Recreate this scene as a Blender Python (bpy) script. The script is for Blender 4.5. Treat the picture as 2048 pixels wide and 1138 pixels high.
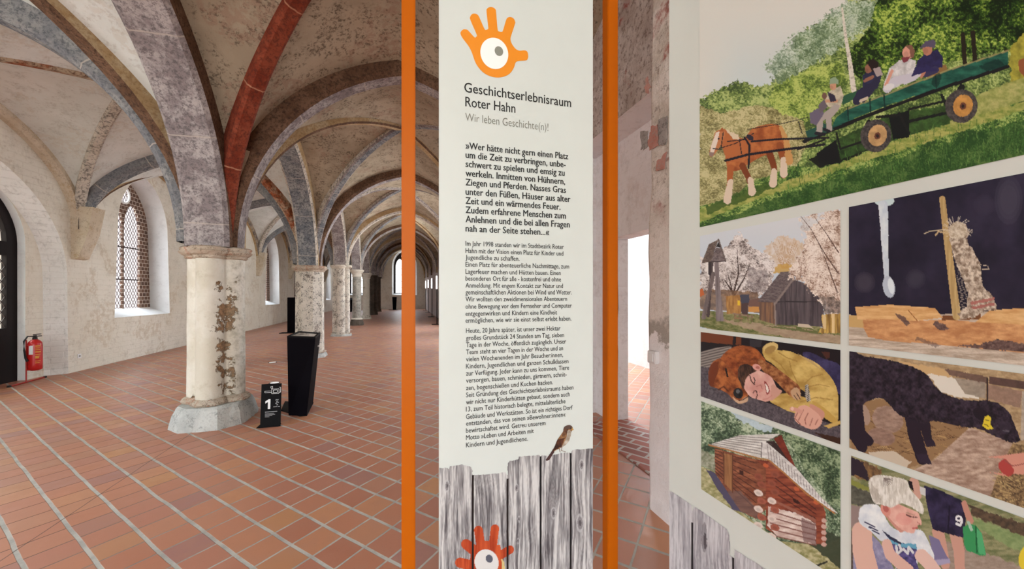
import bpy, bmesh, math, random
import numpy as np
from mathutils import Vector, Matrix

# ------------------------------------------------------------------ camera, world, lights, exposure
SC = bpy.context.scene
COL = SC.collection
for o in list(bpy.data.objects):
    bpy.data.objects.remove(o)

F = 765.0                 # focal length in pixels of the 2048 px wide frame
HX, HY, EYE = 1024.0, 587.0, 1.5
TH = math.atan2(HX - 808.0, F)
CT, ST = math.cos(TH), math.sin(TH)

cam_d = bpy.data.cameras.new('camera')
cam = bpy.data.objects.new('camera', cam_d)
COL.objects.link(cam)
cam_d.sensor_width = 36.0
cam_d.sensor_fit = 'HORIZONTAL'
cam_d.lens = F / 2048.0 * 36.0
cam_d.shift_y = 18.0 / 2048.0
cam_d.clip_start = 0.02
cam.location = (0, 0, EYE)
cam.rotation_euler = (math.pi / 2, 0, -TH)
SC.camera = cam

world = bpy.data.worlds.new('overcast_sky')
SC.world = world
world.use_nodes = True
bg = world.node_tree.nodes['Background']
# overcast sky: bright overhead, dim rosy band of houses and trees along the horizon
wt = world.node_tree
w_co = wt.nodes.new('ShaderNodeTexCoord')
w_sp = wt.nodes.new('ShaderNodeSeparateXYZ')
wt.links.new(w_co.outputs['Generated'], w_sp.inputs[0])
w_mr = wt.nodes.new('ShaderNodeMapRange')
w_mr.interpolation_type = 'SMOOTHSTEP'
for i_, v_ in zip((1, 2, 3, 4), (0.24, 0.42, 0.0, 1.0)):
    w_mr.inputs[i_].default_value = v_
wt.links.new(w_sp.outputs[2], w_mr.inputs[0])
w_mx = wt.nodes.new('ShaderNodeMix')
w_mx.data_type = 'RGBA'
wt.links.new(w_mr.outputs[0], w_mx.inputs[0])
# horizon brightened to the right and behind, out of view, as added fill light
w_rt = wt.nodes.new('ShaderNodeMapRange')
w_rt.interpolation_type = 'SMOOTHSTEP'
for i_, v_ in zip((1, 2, 3, 4), (-0.35, 0.45, 0.0, 1.0)):
    w_rt.inputs[i_].default_value = v_
wt.links.new(w_sp.outputs[0], w_rt.inputs[0])
w_bk = wt.nodes.new('ShaderNodeMapRange')
w_bk.interpolation_type = 'SMOOTHSTEP'
for i_, v_ in zip((1, 2, 3, 4), (-0.2, -0.7, 0.0, 0.45)):
    w_bk.inputs[i_].default_value = v_
wt.links.new(w_sp.outputs[1], w_bk.inputs[0])
w_mm = wt.nodes.new('ShaderNodeMath')
w_mm.operation = 'MAXIMUM'
wt.links.new(w_rt.outputs[0], w_mm.inputs[0])
wt.links.new(w_bk.outputs[0], w_mm.inputs[1])
w_lo = wt.nodes.new('ShaderNodeMix')
w_lo.data_type = 'RGBA'
wt.links.new(w_mm.outputs[0], w_lo.inputs[0])
w_lo.inputs[6].default_value = (1.8, 1.7, 1.7, 1)
w_lo.inputs[7].default_value = (13.8, 14.8, 14.9, 1)
wt.links.new(w_lo.outputs[2], w_mx.inputs[6])
w_mx.inputs[7].default_value = (12.0, 14.0, 15.8, 1)
wt.links.new(w_mx.outputs[2], bg.inputs['Color'])
bg.inputs['Strength'].default_value = 1.0

vs = SC.view_settings
vs.view_transform = 'Standard'
vs.look = 'None'
vs.gamma = 1.0
vs.exposure = -0.08
vs.use_curve_mapping = False


def portal(name, loc, rot, sx, sy):
    d = bpy.data.lights.new(name, 'AREA')
    d.shape = 'RECTANGLE'
    d.size, d.size_y = sx, sy
    d.cycles.is_portal = True
    o = bpy.data.objects.new(name, d)
    o.location = loc
    o.rotation_euler = rot
    COL.objects.link(o)


# plan of the hall: u = x across, v = y along the nave
WL, WR, UC = -6.05, 2.0, -2.15          # left wall, right wall, column row
PITCH = 4.7
J = list(range(-1, 9))                  # bay lines
VC = {j: 0.65 + PITCH * j for j in J}
VW = {j: VC[j] - 0.7 for j in J}
VW[8] = VC[8]
VEND = VC[8]
HT = dict(zip(J, [4.4, 4.4, 4.37, 4.42, 4.5, 4.7, 4.85, 5.05, 5.25, 5.45]))
CH = dict(zip(J, [2.1, 2.1, 2.03, 2.14, 2.5, 2.62, 2.7, 2.78, 2.85, 2.9]))
SL = dict(zip(J, [2.7, 2.7, 2.7, 2.7, 2.75, 2.8, 2.85, 2.9, 2.95, 3.0]))
SR = dict(zip(J, [2.3, 2.3, 2.3, 2.4, 2.6, 2.7, 2.8, 2.85, 2.9, 3.0]))
WINC = [11.36 + PITCH * k for k in range(6)]          # left wall windows

for ux in (-4.2, -0.3):  # portals of the openings added at the near end
    portal('window_daylight_portal', (ux, -4.3, 2.2), (math.pi / 2, 0, 0), 2.2, 3.2)
for wv in WINC:
    portal('window_daylight_portal', (-6.56, wv, 2.6), (0, -math.pi / 2, 0), 3.2, 1.9)
for j in (1, 2, 3):  # portals of the added right-hand windows
    portal('window_daylight_portal', (2.5, VC[j] + PITCH / 2 - .4, 2.4), (0, math.pi / 2, 0), 3.4, 2.8)
for wv in (2.3, -2.2):  # portals of the added left-hand openings
    portal('window_daylight_portal', (-6.5, wv, 2.4), (0, -math.pi / 2, 0), 3.4, 3.0)
for ux in (-4.0, 0.05):
    portal('window_daylight_portal', (ux, VEND + 0.5, 3.2), (-math.pi / 2, 0, 0), 2.0, 4.0)
portal('doorway_daylight_portal', (2.62, 3.27, 1.06), (0, math.pi / 2, 0), 2.1, 1.4)

# ------------------------------------------------------------------ helpers


def ray(px, py):
    x = (px - HX) / F
    return Vector((x * CT + ST, CT - x * ST, (HY - py) / F))


def at_z(px, py, z=0.0):
    d = ray(px, py)
    return d * ((z - EYE) / d.z) + Vector((0, 0, EYE))


def at_x(px, py, u):
    d = ray(px, py)
    return d * (u / d.x) + Vector((0, 0, EYE))


def at_y(px, py, v):
    d = ray(px, py)
    return d * (v / d.y) + Vector((0, 0, EYE))


def s2l(c):
    c = c / 255.0
    return c / 12.92 if c <= 0.04045 else ((c + 0.055) / 1.055) ** 2.4


def rgb(r, g, b):
    return (s2l(r), s2l(g), s2l(b), 1.0)


def lerp(a, b, f):
    return a + (b - a) * f


class NT:
    """tiny node-tree writer"""

    def __init__(self, name, rough=0.85, spec=0.3):
        self.m = bpy.data.materials.new(name)
        self.m.use_nodes = True
        self.t = self.m.node_tree
        self.b = self.t.nodes['Principled BSDF']
        self.b.inputs['Roughness'].default_value = rough
        self.b.inputs['Specular IOR Level'].default_value = spec

    def n(self, typ, **kw):
        nd = self.t.nodes.new(typ)
        for k, v in kw.items():
            setattr(nd, k, v)
        return nd

    def l(self, a, b):
        self.t.links.new(a, b)

    def put(self, sock, v):
        if hasattr(v, 'is_output') or isinstance(v, bpy.types.NodeSocket):
            self.l(v, sock)
        else:
            sock.default_value = v

    def math(self, op, a, b=None, c=None, clamp=False):
        nd = self.n('ShaderNodeMath', operation=op, use_clamp=clamp)
        self.put(nd.inputs[0], a)
        if b is not None:
            self.put(nd.inputs[1], b)
        if c is not None:
            self.put(nd.inputs[2], c)
        return nd.outputs[0]

    def coord(self, kind='Object'):
        return self.n('ShaderNodeTexCoord').outputs[kind]

    def mapped(self, vec, scale=(1, 1, 1), loc=(0, 0, 0), rot=(0, 0, 0)):
        nd = self.n('ShaderNodeMapping')
        nd.inputs['Scale'].default_value = scale
        nd.inputs['Location'].default_value = loc
        nd.inputs['Rotation'].default_value = rot
        self.l(vec, nd.inputs['Vector'])
        return nd.outputs[0]

    def noise(self, vec, scale, detail=4, rough=0.6, dist=0.0):
        nd = self.n('ShaderNodeTexNoise')
        nd.inputs['Scale'].default_value = scale
        nd.inputs['Detail'].default_value = detail
        nd.inputs['Roughness'].default_value = rough
        nd.inputs['Distortion'].default_value = dist
        self.l(vec, nd.inputs['Vector'])
        return nd.outputs['Fac']

    def ramp(self, fac, lo, hi, a=0.0, b=1.0):
        nd = self.n('ShaderNodeMapRange', clamp=True)
        nd.interpolation_type = 'SMOOTHSTEP'
        self.l(fac, nd.inputs[0])
        for i, v in zip((1, 2, 3, 4), (lo, hi, a, b)):
            nd.inputs[i].default_value = v
        return nd.outputs[0]

    def mix(self, fac, a, b, mode='MIX'):
        nd = self.n('ShaderNodeMix', data_type='RGBA', blend_type=mode)
        self.put(nd.inputs[0], fac)
        self.put(nd.inputs[6], a)
        self.put(nd.inputs[7], b)
        return nd.outputs[2]

    def bump(self, h, strength=0.3, dist=0.02):
        nd = self.n('ShaderNodeBump')
        nd.inputs['Strength'].default_value = strength
        nd.inputs['Distance'].default_value = dist
        self.l(h, nd.inputs['Height'])
        self.l(nd.outputs[0], self.b.inputs['Normal'])

    def base(self, c):
        self.put(self.b.inputs['Base Color'], c)


def plain(name, c, rough=0.6, metal=0.0, spec=0.4):
    t = NT(name, rough, spec)
    k = t.coord()
    f = t.noise(k, 9, 3)
    t.base(t.mix(t.ramp(f, 0.3, 0.7, 0, 0.12), c, tuple(x * 0.8 for x in c[:3]) + (1,)))
    t.b.inputs['Metallic'].default_value = metal
    return t.m


def plaster(name, base, pale, dark, speck=0.5, stain=None, stain_amt=0.0, sc=1.0, bump=0.25, brick=0.0, ax=(0, 1, 2)):
    """old lime plaster: cloudy tone, dark worn specks, optional coloured remains, optional brick relief"""
    t = NT(name, 0.9, 0.15)
    k = t.coord()
    big = t.noise(k, 0.9 * sc, 5, 0.65)
    mid = t.noise(k, 5 * sc, 6, 0.7)
    fine = t.noise(k, 26 * sc, 5, 0.75)
    c = t.mix(t.ramp(big, 0.36, 0.64), base, pale)
    c = t.mix(t.ramp(mid, 0.5, 0.75, 0, 0.45), c, tuple(x * 0.72 for x in base[:3]) + (1,))
    patch = t.math('MULTIPLY', t.ramp(fine, 0.49, 0.58), t.ramp(mid, 0.44, 0.57))
    c = t.mix(t.math('MULTIPLY', patch, speck), c, dark)
    if stain:
        st = t.noise(t.mapped(k, loc=(7, 3, 5)), 1.7 * sc, 4, 0.6, 0.4)
        st2 = t.noise(k, 14 * sc, 4, 0.7)
        f = t.math('MULTIPLY', t.ramp(st, 0.54, 0.60), t.ramp(st2, 0.44, 0.54))
        c = t.mix(t.math('MULTIPLY', f, stain_amt), c, stain)
    t.base(c)
    h = t.math('ADD', t.math('MULTIPLY', mid, 0.7), t.math('MULTIPLY', fine, 0.35))
    if brick:
        sp = t.n('ShaderNodeSeparateXYZ')
        t.l(k, sp.inputs[0])
        cb = t.n('ShaderNodeCombineXYZ')
        t.l(sp.outputs[ax[1]], cb.inputs[0])
        t.l(sp.outputs[ax[2]], cb.inputs[1])
        br = t.n('ShaderNodeTexBrick')
        br.inputs['Scale'].default_value = 1.0
        br.inputs['Brick Width'].default_value = 0.29
        br.inputs['Row Height'].default_value = 0.105
        br.inputs['Mortar Size'].default_value = 0.012
        br.inputs['Mortar Smooth'].default_value = 0.9
        t.l(cb.outputs[0], br.inputs['Vector'])
        h = t.math('SUBTRACT', h, t.math('MULTIPLY', br.outputs['Fac'], brick))
        t.base(t.mix(t.math('MULTIPLY', t.math('MULTIPLY', br.outputs['Fac'], t.ramp(big, .4, .62, .05, .5 * brick)), t.ramp(fine, .4, .6)), c, dark))
    t.bump(h, bump, 0.03)
    return t.m


def link(name, me, parent=None, mat=None, smooth=False):
    o = bpy.data.objects.new(name, me)
    COL.objects.link(o)
    if parent is not None:
        o.parent = parent
    if mat is not None:
        for m in (mat if isinstance(mat, (list, tuple)) else [mat]):
            me.materials.append(m)
    if smooth:
        for p in me.polygons:
            p.use_smooth = True
    return o


def mesh_from(verts, faces, name='mesh'):
    me = bpy.data.meshes.new(name)
    me.from_pydata([tuple(v) for v in verts], [], faces)
    me.update()
    return me


def from_bm(bm, name='mesh', normals=True):
    if normals:
        bmesh.ops.recalc_face_normals(bm, faces=bm.faces)
    me = bpy.data.meshes.new(name)
    bm.to_mesh(me)
    bm.free()
    return me


def tag(o, label=None, cat=None, group=None, kind=None):
    if label:
        o['label'] = label
    if cat:
        o['category'] = cat
    if group:
        o['group'] = group
    if kind:
        o['kind'] = kind
    return o


def thing(name, label, cat, loc=(0, 0, 0), rz=0.0, group=None):
    o = bpy.data.objects.new(name, None)
    COL.objects.link(o)
    o.empty_display_size = 0.1
    o.location = loc
    o.rotation_euler = (0, 0, rz)
    return tag(o, label, cat, group)


def copy_tree(o, parent=None):
    c = o.copy()
    COL.objects.link(c)
    if parent is not None:
        c.parent = parent
    for ch in list(o.children):
        copy_tree(ch, c)
    return c


def add_box(bm, lo, hi, bev=0.0):
    b = bmesh.new()
    bmesh.ops.create_cube(b, size=1.0)
    lo, hi = Vector(lo), Vector(hi)
    for v in b.verts:
        v.co = Vector(((v.co.x + .5) * (hi.x - lo.x) + lo.x, (v.co.y + .5) * (hi.y - lo.y) + lo.y, (v.co.z + .5) * (hi.z - lo.z) + lo.z))
    if bev:
        bmesh.ops.bevel(b, geom=list(b.edges), offset=bev, segments=2, affect='EDGES', clamp_overlap=True)
    me = bpy.data.meshes.new('tmp')
    b.to_mesh(me)
    b.free()
    bm.from_mesh(me)
    bpy.data.meshes.remove(me)


def add_loft(bm, rings, cap=True, closed=True):
    """rings: list of equal-length lists of 3-D points"""
    vr = [[bm.verts.new(p) for p in r] for r in rings]
    n = len(rings[0])
    m = n if closed else n - 1
    for a, b in zip(vr, vr[1:]):
        for i in range(m):
            k = (i + 1) % n
            bm.faces.new((a[i], a[k], b[k], b[i]))
    if cap and closed:
        bm.faces.new(vr[0][::-1])
        bm.faces.new(vr[-1])
    return vr


def circle(c, r, z, n=20, ax='z', ph=0.0):
    out = []
    for i in range(n):
        a = 2 * math.pi * i / n + ph
        x, y = r * math.cos(a), r * math.sin(a)
        out.append({'z': (c[0] + x, c[1] + y, z), 'y': (c[0] + x, z, c[1] + y), 'x': (z, c[0] + x, c[1] + y)}[ax])
    return out


def add_lathe(bm, prof, c=(0, 0), n=24):
    add_loft(bm, [circle(c, max(r, 1e-4), z, n) for r, z in prof])


def add_tube(bm, pts, r, n=8):
    pts = [Vector(p) for p in pts]
    rings = []
    up = Vector((0, 0, 1))
    for i, p in enumerate(pts):
        d = (pts[min(i + 1, len(pts) - 1)] - pts[max(i - 1, 0)]).normalized()
        a = d.cross(up)
        if a.length < 1e-3:
            a = d.cross(Vector((1, 0, 0)))
        a.normalize()
        b = d.cross(a).normalized()
        rr = r[i] if isinstance(r, (list, tuple)) else r
        rings.append([p + (a * math.cos(2 * math.pi * k / n) + b * math.sin(2 * math.pi * k / n)) * rr for k in range(n)])
    add_loft(bm, rings)


def plate(outer, holes=(), thick=0.0, to3=None, reveal=None):
    """flat plate with holes; 2-D loops, to3(a, b, depth) -> 3-D; thick>0 gives a solid"""
    bm = bmesh.new()

    def loop(pts, d):
        vs_ = [bm.verts.new(to3(a, b, d)) for a, b in pts]
        es = [bm.edges.new((vs_[i], vs_[(i + 1) % len(vs_)])) for i in range(len(vs_))]
        return vs_, es
    sides = []
    for d in ((0.0, thick) if thick else (0.0,)):
        ed = []
        ls = []
        for pts in [outer] + list(holes):
            v_, e_ = loop(pts, d)
            ed += e_
            ls.append(v_)
        bmesh.ops.triangle_fill(bm, use_beauty=True, use_dissolve=False, edges=ed)
        sides.append(ls)
    if thick:
        for la, lb in zip(*sides):
            n = len(la)
            for i in range(n):
                bm.faces.new((la[i], la[(i + 1) % n], lb[(i + 1) % n], lb[i]))
    return bm


def arch(x):
    """normalised pointed arch: x = |distance from the crown| / half span"""
    R = 1.30
    r = 1.265
    x = min(1.0, max(0.0, x))
    return math.sqrt(max(0.0, R * R - (x + R - 1) ** 2)) / r


def lancet(c, hb, hs, z0, zs, za, n=12):
    """outline of a lancet opening, counter-clockwise from bottom left"""
    pts = [(c - hb, z0), (c + hb, z0)]
    for i in range(n + 1):
        x = 1 - i / n
        x = math.cos((i / n) * math.pi / 2) if n > 4 else x
        pts.append((c + hs * x, zs + (za - zs) * arch(x)))
    for i in range(n - 1, -1, -1):
        x = math.cos((i / n) * math.pi / 2) if n > 4 else 1 - i / n
        pts.append((c - hs * x, zs + (za - zs) * arch(x)))
    return pts

# ------------------------------------------------------------------ materials of the setting
M = {}
M['vault'] = plaster('vault_plaster', rgb(162, 148, 127), rgb(186, 172, 150), rgb(84, 73, 61), 0.75, rgb(150, 112, 96), 0.35, 1.0, 0.4)
M['vault_white'] = plaster('vault_whitewash', rgb(216, 219, 213), rgb(230, 232, 228), rgb(160, 150, 136), 0.3, rgb(198, 184, 164), 0.3, 1.0, 0.2)
M['wall'] = plaster('wall_limewash', rgb(224, 217, 202), rgb(232, 227, 215), rgb(160, 144, 120), 0.2, rgb(190, 170, 142), 0.4, 0.8, 0.4, 0.3)
M['wall_pink'] = plaster('wall_limewash_pinkish', rgb(240, 235, 236), rgb(246, 243, 244), rgb(196, 184, 180), 0.25, rgb(222, 210, 206), 0.3, 0.9, 0.3, 0.12)
M['rough'] = plaster('rough_old_masonry', rgb(176, 160, 148), rgb(206, 192, 182), rgb(110, 92, 82), 0.8, rgb(160, 74, 60), 0.45, 2.2, 0.9)
M['reveal'] = plaster('reveal_lit_whitewash', rgb(232, 232, 230), rgb(240, 240, 238), rgb(196, 192, 186), 0.15, None, 0, 1.0, 0.12)  # paler than the wall: daylight on the reveals put into the colour
M['reveal_brick'] = plaster('reveal_brick_lit_whitewash', rgb(232, 231, 226), rgb(240, 239, 236), rgb(150, 144, 136), 0.2, None, 0, 1.0, 0.4, 0.5, (0, 0, 2))  # brick relief, with the same daylight paleness put into the colour
M['stone_white'] = plaster('column_limewash', rgb(214, 207, 192), rgb(228, 222, 210), rgb(140, 122, 96), 0.22, rgb(134, 100, 72), 0.9, 1.15, 0.4)
M['stone_spot'] = plaster('column_worn_paint', rgb(214, 207, 194), rgb(226, 219, 206), rgb(72, 70, 66), 1.0, rgb(104, 92, 84), 0.7, 1.6, 0.4)
M['stone_grey'] = plaster('column_grey_stone', rgb(158, 154, 146), rgb(186, 182, 172), rgb(64, 66, 64), 0.9, rgb(96, 112, 104), 0.5, 2.0, 0.4)
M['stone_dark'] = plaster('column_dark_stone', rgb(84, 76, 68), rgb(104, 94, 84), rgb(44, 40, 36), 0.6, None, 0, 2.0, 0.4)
M['plinth'] = plaster('plinth_mortar', rgb(176, 178, 174), rgb(206, 206, 200), rgb(120, 120, 116), 0.6, None, 0, 2.0, 0.6)
M['corbel'] = plaster('corbel_plaster', rgb(206, 190, 166), rgb(216, 204, 184), rgb(150, 126, 96), 0.5, rgb(184, 158, 118), 0.5, 2.0, 0.4)
M['capital'] = plaster('capital_stone', rgb(188, 170, 150), rgb(212, 198, 180), rgb(110, 88, 68), 0.8, rgb(176, 108, 80), 0.7, 3.0, 0.7)


def rib_mat(name, base, pale, dark, speck, joint=True, jcol=None, sc=3.0):
    t = NT(name, 0.9, 0.15)
    k = t.coord()
    a = t.noise(k, 1.2 * sc, 5, 0.7)
    b = t.noise(k, 9 * sc, 8, 0.82)
    c = t.mix(t.ramp(a, 0.40, 0.60), base, pale)
    c = t.mix(t.math('MULTIPLY', t.ramp(b, 0.46, 0.60), speck), c, dark)
    if joint:
        uv = t.n('ShaderNodeUVMap')
        sp = t.n('ShaderNodeSeparateXYZ')
        t.l(uv.outputs[0], sp.inputs[0])
        w = t.math('PINGPONG', t.math('ADD', sp.outputs[0], t.math('MULTIPLY', a, 0.05)), 0.46)
        jn = t.math('LESS_THAN', w, 0.007)
        c = t.mix(t.math('MULTIPLY', jn, 0.75), c, jcol or rgb(190, 178, 168))
    t.base(c)
    t.bump(b, 0.3, 0.02)
    return t.m


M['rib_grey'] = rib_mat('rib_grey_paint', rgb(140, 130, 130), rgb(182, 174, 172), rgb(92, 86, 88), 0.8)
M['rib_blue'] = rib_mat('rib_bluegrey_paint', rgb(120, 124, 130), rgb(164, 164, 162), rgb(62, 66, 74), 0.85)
M['rib_red'] = rib_mat('rib_red_paint', rgb(124, 54, 36), rgb(146, 74, 52), rgb(80, 42, 34), 0.7, True, rgb(190, 140, 110))
M['rib_brown'] = rib_mat('rib_brown_paint', rgb(104, 78, 60), rgb(126, 98, 78), rgb(62, 48, 40), 0.8, False)
M['rib_ochre'] = rib_mat('rib_ochre_paint', rgb(184, 156, 116), rgb(200, 180, 146), rgb(140, 108, 74), 0.6, False)
M['rib_dark'] = rib_mat('rib_dark_patches', rgb(150, 126, 98), rgb(92, 82, 74), rgb(58, 54, 52), 0.9, True)
M['rib_light'] = rib_mat('rib_light_grey', rgb(150, 149, 147), rgb(126, 127, 130), rgb(84, 86, 92), 0.8, True)
M['rib_white'] = rib_mat('rib_spotted_white', rgb(200, 190, 176), rgb(214, 206, 194), rgb(78, 72, 68), 0.8, False, None, 2.0)
M['rib_pale'] = rib_mat('rib_pale_grey', rgb(196, 196, 192), rgb(210, 208, 202), rgb(130, 130, 130), 0.6)
M['rib_redmix'] = rib_mat('rib_red_remains', rgb(190, 172, 148), rgb(160, 92, 60), rgb(84, 50, 36), 0.85, False, None, 2.0)
M['rib_greypatch'] = rib_mat('rib_grey_patches', rgb(176, 160, 138), rgb(104, 98, 98), rgb(88, 74, 62), 0.6, False, None, 1.2)

# right wall: rough old masonry above, pale limewash below
t = NT('right_wall_plaster', 0.9, 0.15)
k = t.coord()
sp = t.n('ShaderNodeSeparateXYZ')
t.l(k, sp.inputs[0])
b1 = t.noise(k, 4, 6, 0.7)
b2 = t.noise(k, 18, 6, 0.78)
b3 = t.noise(k, 1.6, 4, 0.6, .4)
lo_ = t.mix(t.ramp(b1, .42, .66, 0, .6), rgb(230, 222, 222), rgb(212, 202, 198))
up_ = t.mix(t.ramp(b1, .38, .62), rgb(186, 172, 164), rgb(216, 206, 200))
up_ = t.mix(t.math('MULTIPLY', t.ramp(b2, .5, .6), .75), up_, rgb(128, 108, 98))
up_ = t.mix(t.math('MULTIPLY', t.ramp(b3, .55, .62), t.ramp(b2, .42, .56, .1, .8)), up_, rgb(168, 92, 82))
zz = t.math('ADD', sp.outputs[2], t.math('MULTIPLY', t.math('SUBTRACT', b1, .5), .8))
t.base(t.mix(t.ramp(zz, 2.9, 3.05), lo_, up_))
t.bump(t.math('ADD', b1, t.math('MULTIPLY', b2, .6)), .7, .03)
M['wall_r'] = t.m

# tiled floor
t = NT('floor_brick_tiles', 0.42, 0.45)
k = t.coord()
sp = t.n('ShaderNodeSeparateXYZ')
wob = t.n('ShaderNodeTexNoise')
wob.inputs['Scale'].default_value = 3.0
t.l(k, wob.inputs['Vector'])
wv_ = t.n('ShaderNodeVectorMath', operation='MULTIPLY_ADD')
t.l(wob.outputs['Color'], wv_.inputs[0])
wv_.inputs[1].default_value = (0.014, 0.014, 0)
t.l(k, wv_.inputs[2])
t.l(wv_.outputs[0], sp.inputs[0])
X, Y = sp.outputs[0], sp.outputs[1]
pa, pb = at_z(164, 953), at_z(400 + 520 / 2.858, 740 + 1000 / 2.858)
aa, ab = math.radians(-42.8), math.radians(43.5)
SA, SB = 0.2165, 0.203
na = (math.cos(aa) / SA, -math.sin(aa) / SA)      # across the wide joints
nb = (-math.cos(ab) / SB, math.sin(ab) / SB)      # across the narrow joints
A = t.math('ADD', t.math('ADD', t.math('MULTIPLY', X, na[0]), t.math('MULTIPLY', Y, na[1])), 200 - (pa.x * na[0] + pa.y * na[1]))
B = t.math('ADD', t.math('ADD', t.math('MULTIPLY', X, nb[0]), t.math('MULTIPLY', Y, nb[1])), 200 - (pb.x * nb[0] + pb.y * nb[1]))
da = t.math('PINGPONG', A, 0.5)
db = t.math('PINGPONG', B, 0.5)
ragged = t.noise(k, 60, 4, 0.8)
wide = t.math('ADD', 0.036, t.math('MULTIPLY', ragged, 0.022))
thin = t.math('ADD', t.ramp(X, -2.6, -0.2, 0.010, 0.026), t.math('MULTIPLY', ragged, 0.012))
ga = t.math('SUBTRACT', 1.0, t.ramp(t.math('SUBTRACT', da, wide), -0.008, 0.010))
gb = t.math('SUBTRACT', 1.0, t.ramp(t.math('SUBTRACT', db, thin), -0.008, 0.010))
cell = t.n('ShaderNodeCombineXYZ')
t.l(t.math('FLOOR', A), cell.inputs[0])
t.l(t.math('FLOOR', B), cell.inputs[1])
wn = t.n('ShaderNodeTexWhiteNoise', noise_dimensions='3D')
t.l(cell.outputs[0], wn.inputs['Vector'])
cr = t.n('ShaderNodeValToRGB')
els = cr.color_ramp.elements
for i, (p_, c_) in enumerate([(0.0, rgb(176, 113, 88)), (0.25, rgb(188, 125, 95)), (0.5, rgb(180, 119, 97)), (0.72, rgb(196, 136, 97)), (0.9, rgb(164, 114, 104)), (1.0, rgb(196, 138, 90))]):
    e = els[i] if i < 2 else els.new(p_)
    e.position = p_
    e.color = c_
t.l(wn.outputs['Value'], cr.inputs[0])
cloud = t.noise(k, 7, 5, 0.65)
grain = t.noise(k, 55, 3, 0.7)
tc = t.mix(t.ramp(cloud, 0.4, 0.72, 0, 0.35), cr.outputs[0], rgb(186, 136, 112))
tc = t.mix(t.ramp(grain, 0.6, 0.78, 0, 0.4), tc, rgb(138, 92, 76))
gc = t.mix(t.ramp(cloud, 0.35, 0.65), rgb(164, 158, 148), rgb(190, 184, 172))
gthin = t.mix(t.ramp(X, -2.6, -0.4, 0.0, 1.0), rgb(96, 68, 56), gc)
c = t.mix(gb, tc, gthin)
c = t.mix(ga, c, gc)
k1, k2 = at_z(36, 1100), at_z(383, 868)          # straight dark expansion joint across the tiles
kd = (k2 - k1).normalized()
cx_ = t.math('ADD', t.math('MULTIPLY', X, kd.y), t.math('MULTIPLY', Y, -kd.x))
crack = t.math('LESS_THAN', t.math('ABSOLUTE', t.math('SUBTRACT', cx_, k1.x * kd.y - k1.y * kd.x)), 0.0035)
crack = t.math('MULTIPLY', crack, t.math('LESS_THAN', Y, k2.y))
c = t.mix(t.math('MULTIPLY', crack, 0.8), c, rgb(70, 46, 38))
t.base(c)
g_all = t.math('MAXIMUM', ga, gb)
t.put(t.b.inputs['Roughness'], t.math('ADD', t.math('MULTIPLY', g_all, 0.4), t.ramp(cloud, 0.3, 0.7, 0.34, 0.5)))
t.bump(t.math('SUBTRACT', t.math('MULTIPLY', grain, 0.12), g_all), 0.35, 0.006)
M['floor'] = t.m

# brick of the window tracery
t = NT('window_brick', 0.85, 0.2)
k = t.coord()
sp = t.n('ShaderNodeSeparateXYZ')
t.l(k, sp.inputs[0])
cb = t.n('ShaderNodeCombineXYZ')
t.l(t.math('ADD', sp.outputs[1], sp.outputs[0]), cb.inputs[0])
t.l(sp.outputs[2], cb.inputs[1])
br = t.n('ShaderNodeTexBrick')
br.inputs['Scale'].default_value = 1
br.inputs['Brick Width'].default_value = 0.13
br.inputs['Row Height'].default_value = 0.095
br.inputs['Mortar Size'].default_value = 0.007
br.inputs['Color1'].default_value = rgb(118, 90, 74)
br.inputs['Color2'].default_value = rgb(94, 72, 62)
br.inputs['Mortar'].default_value = rgb(206, 192, 178)
t.l(cb.outputs[0], br.inputs['Vector'])
t.base(br.outputs['Color'])
M['brick'] = t.m


def glass_mat(name, tint, gloss=0.06):
    m = bpy.data.materials.new(name)
    m.use_nodes = True
    nt = m.node_tree
    nt.nodes.remove(nt.nodes['Principled BSDF'])
    tr = nt.nodes.new('ShaderNodeBsdfTransparent')
    tr.inputs[0].default_value = tint
    gl = nt.nodes.new('ShaderNodeBsdfGlossy')
    gl.inputs['Roughness'].default_value = 0.08
    mx = nt.nodes.new('ShaderNodeMixShader')
    mx.inputs[0].default_value = gloss
    nt.links.new(tr.outputs[0], mx.inputs[1])
    nt.links.new(gl.outputs[0], mx.inputs[2])
    nt.links.new(mx.outputs[0], nt.nodes['Material Output'].inputs[0])
    return m


M['glass'] = glass_mat('leaded_glass', (0.72, 0.69, 0.69, 1))
M['glass_amber'] = glass_mat('door_glass', (0.55, 0.52, 0.44, 1))
M['lead'] = plain('lead_came', rgb(70, 58, 56), 0.6)
M['iron'] = plain('black_iron', rgb(34, 28, 28), 0.5)
M['door_wood'] = plain('dark_door_wood', rgb(28, 20, 20), 0.6, 0, .12)
M['black'] = plain('black_lacquer', rgb(11, 8, 14), 0.7, 0.0, 0.05)
M['black_matt'] = plain('black_matt_metal', rgb(11, 9, 11), 0.6, 0, .1)
M['white_print'] = plain('white_print', rgb(236, 236, 236), 0.6)

# ------------------------------------------------------------------ the setting
S = lambda o: tag(o, kind='structure')
V0 = VC[-1]

fl_me = mesh_from([(-7.2, V0, 0), (2.36, V0, 0), (2.36, VEND + 0.6, 0), (-7.2, VEND + 0.6, 0)], [(0, 1, 2, 3)])
S(link('floor', fl_me, None, M['floor']))

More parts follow.
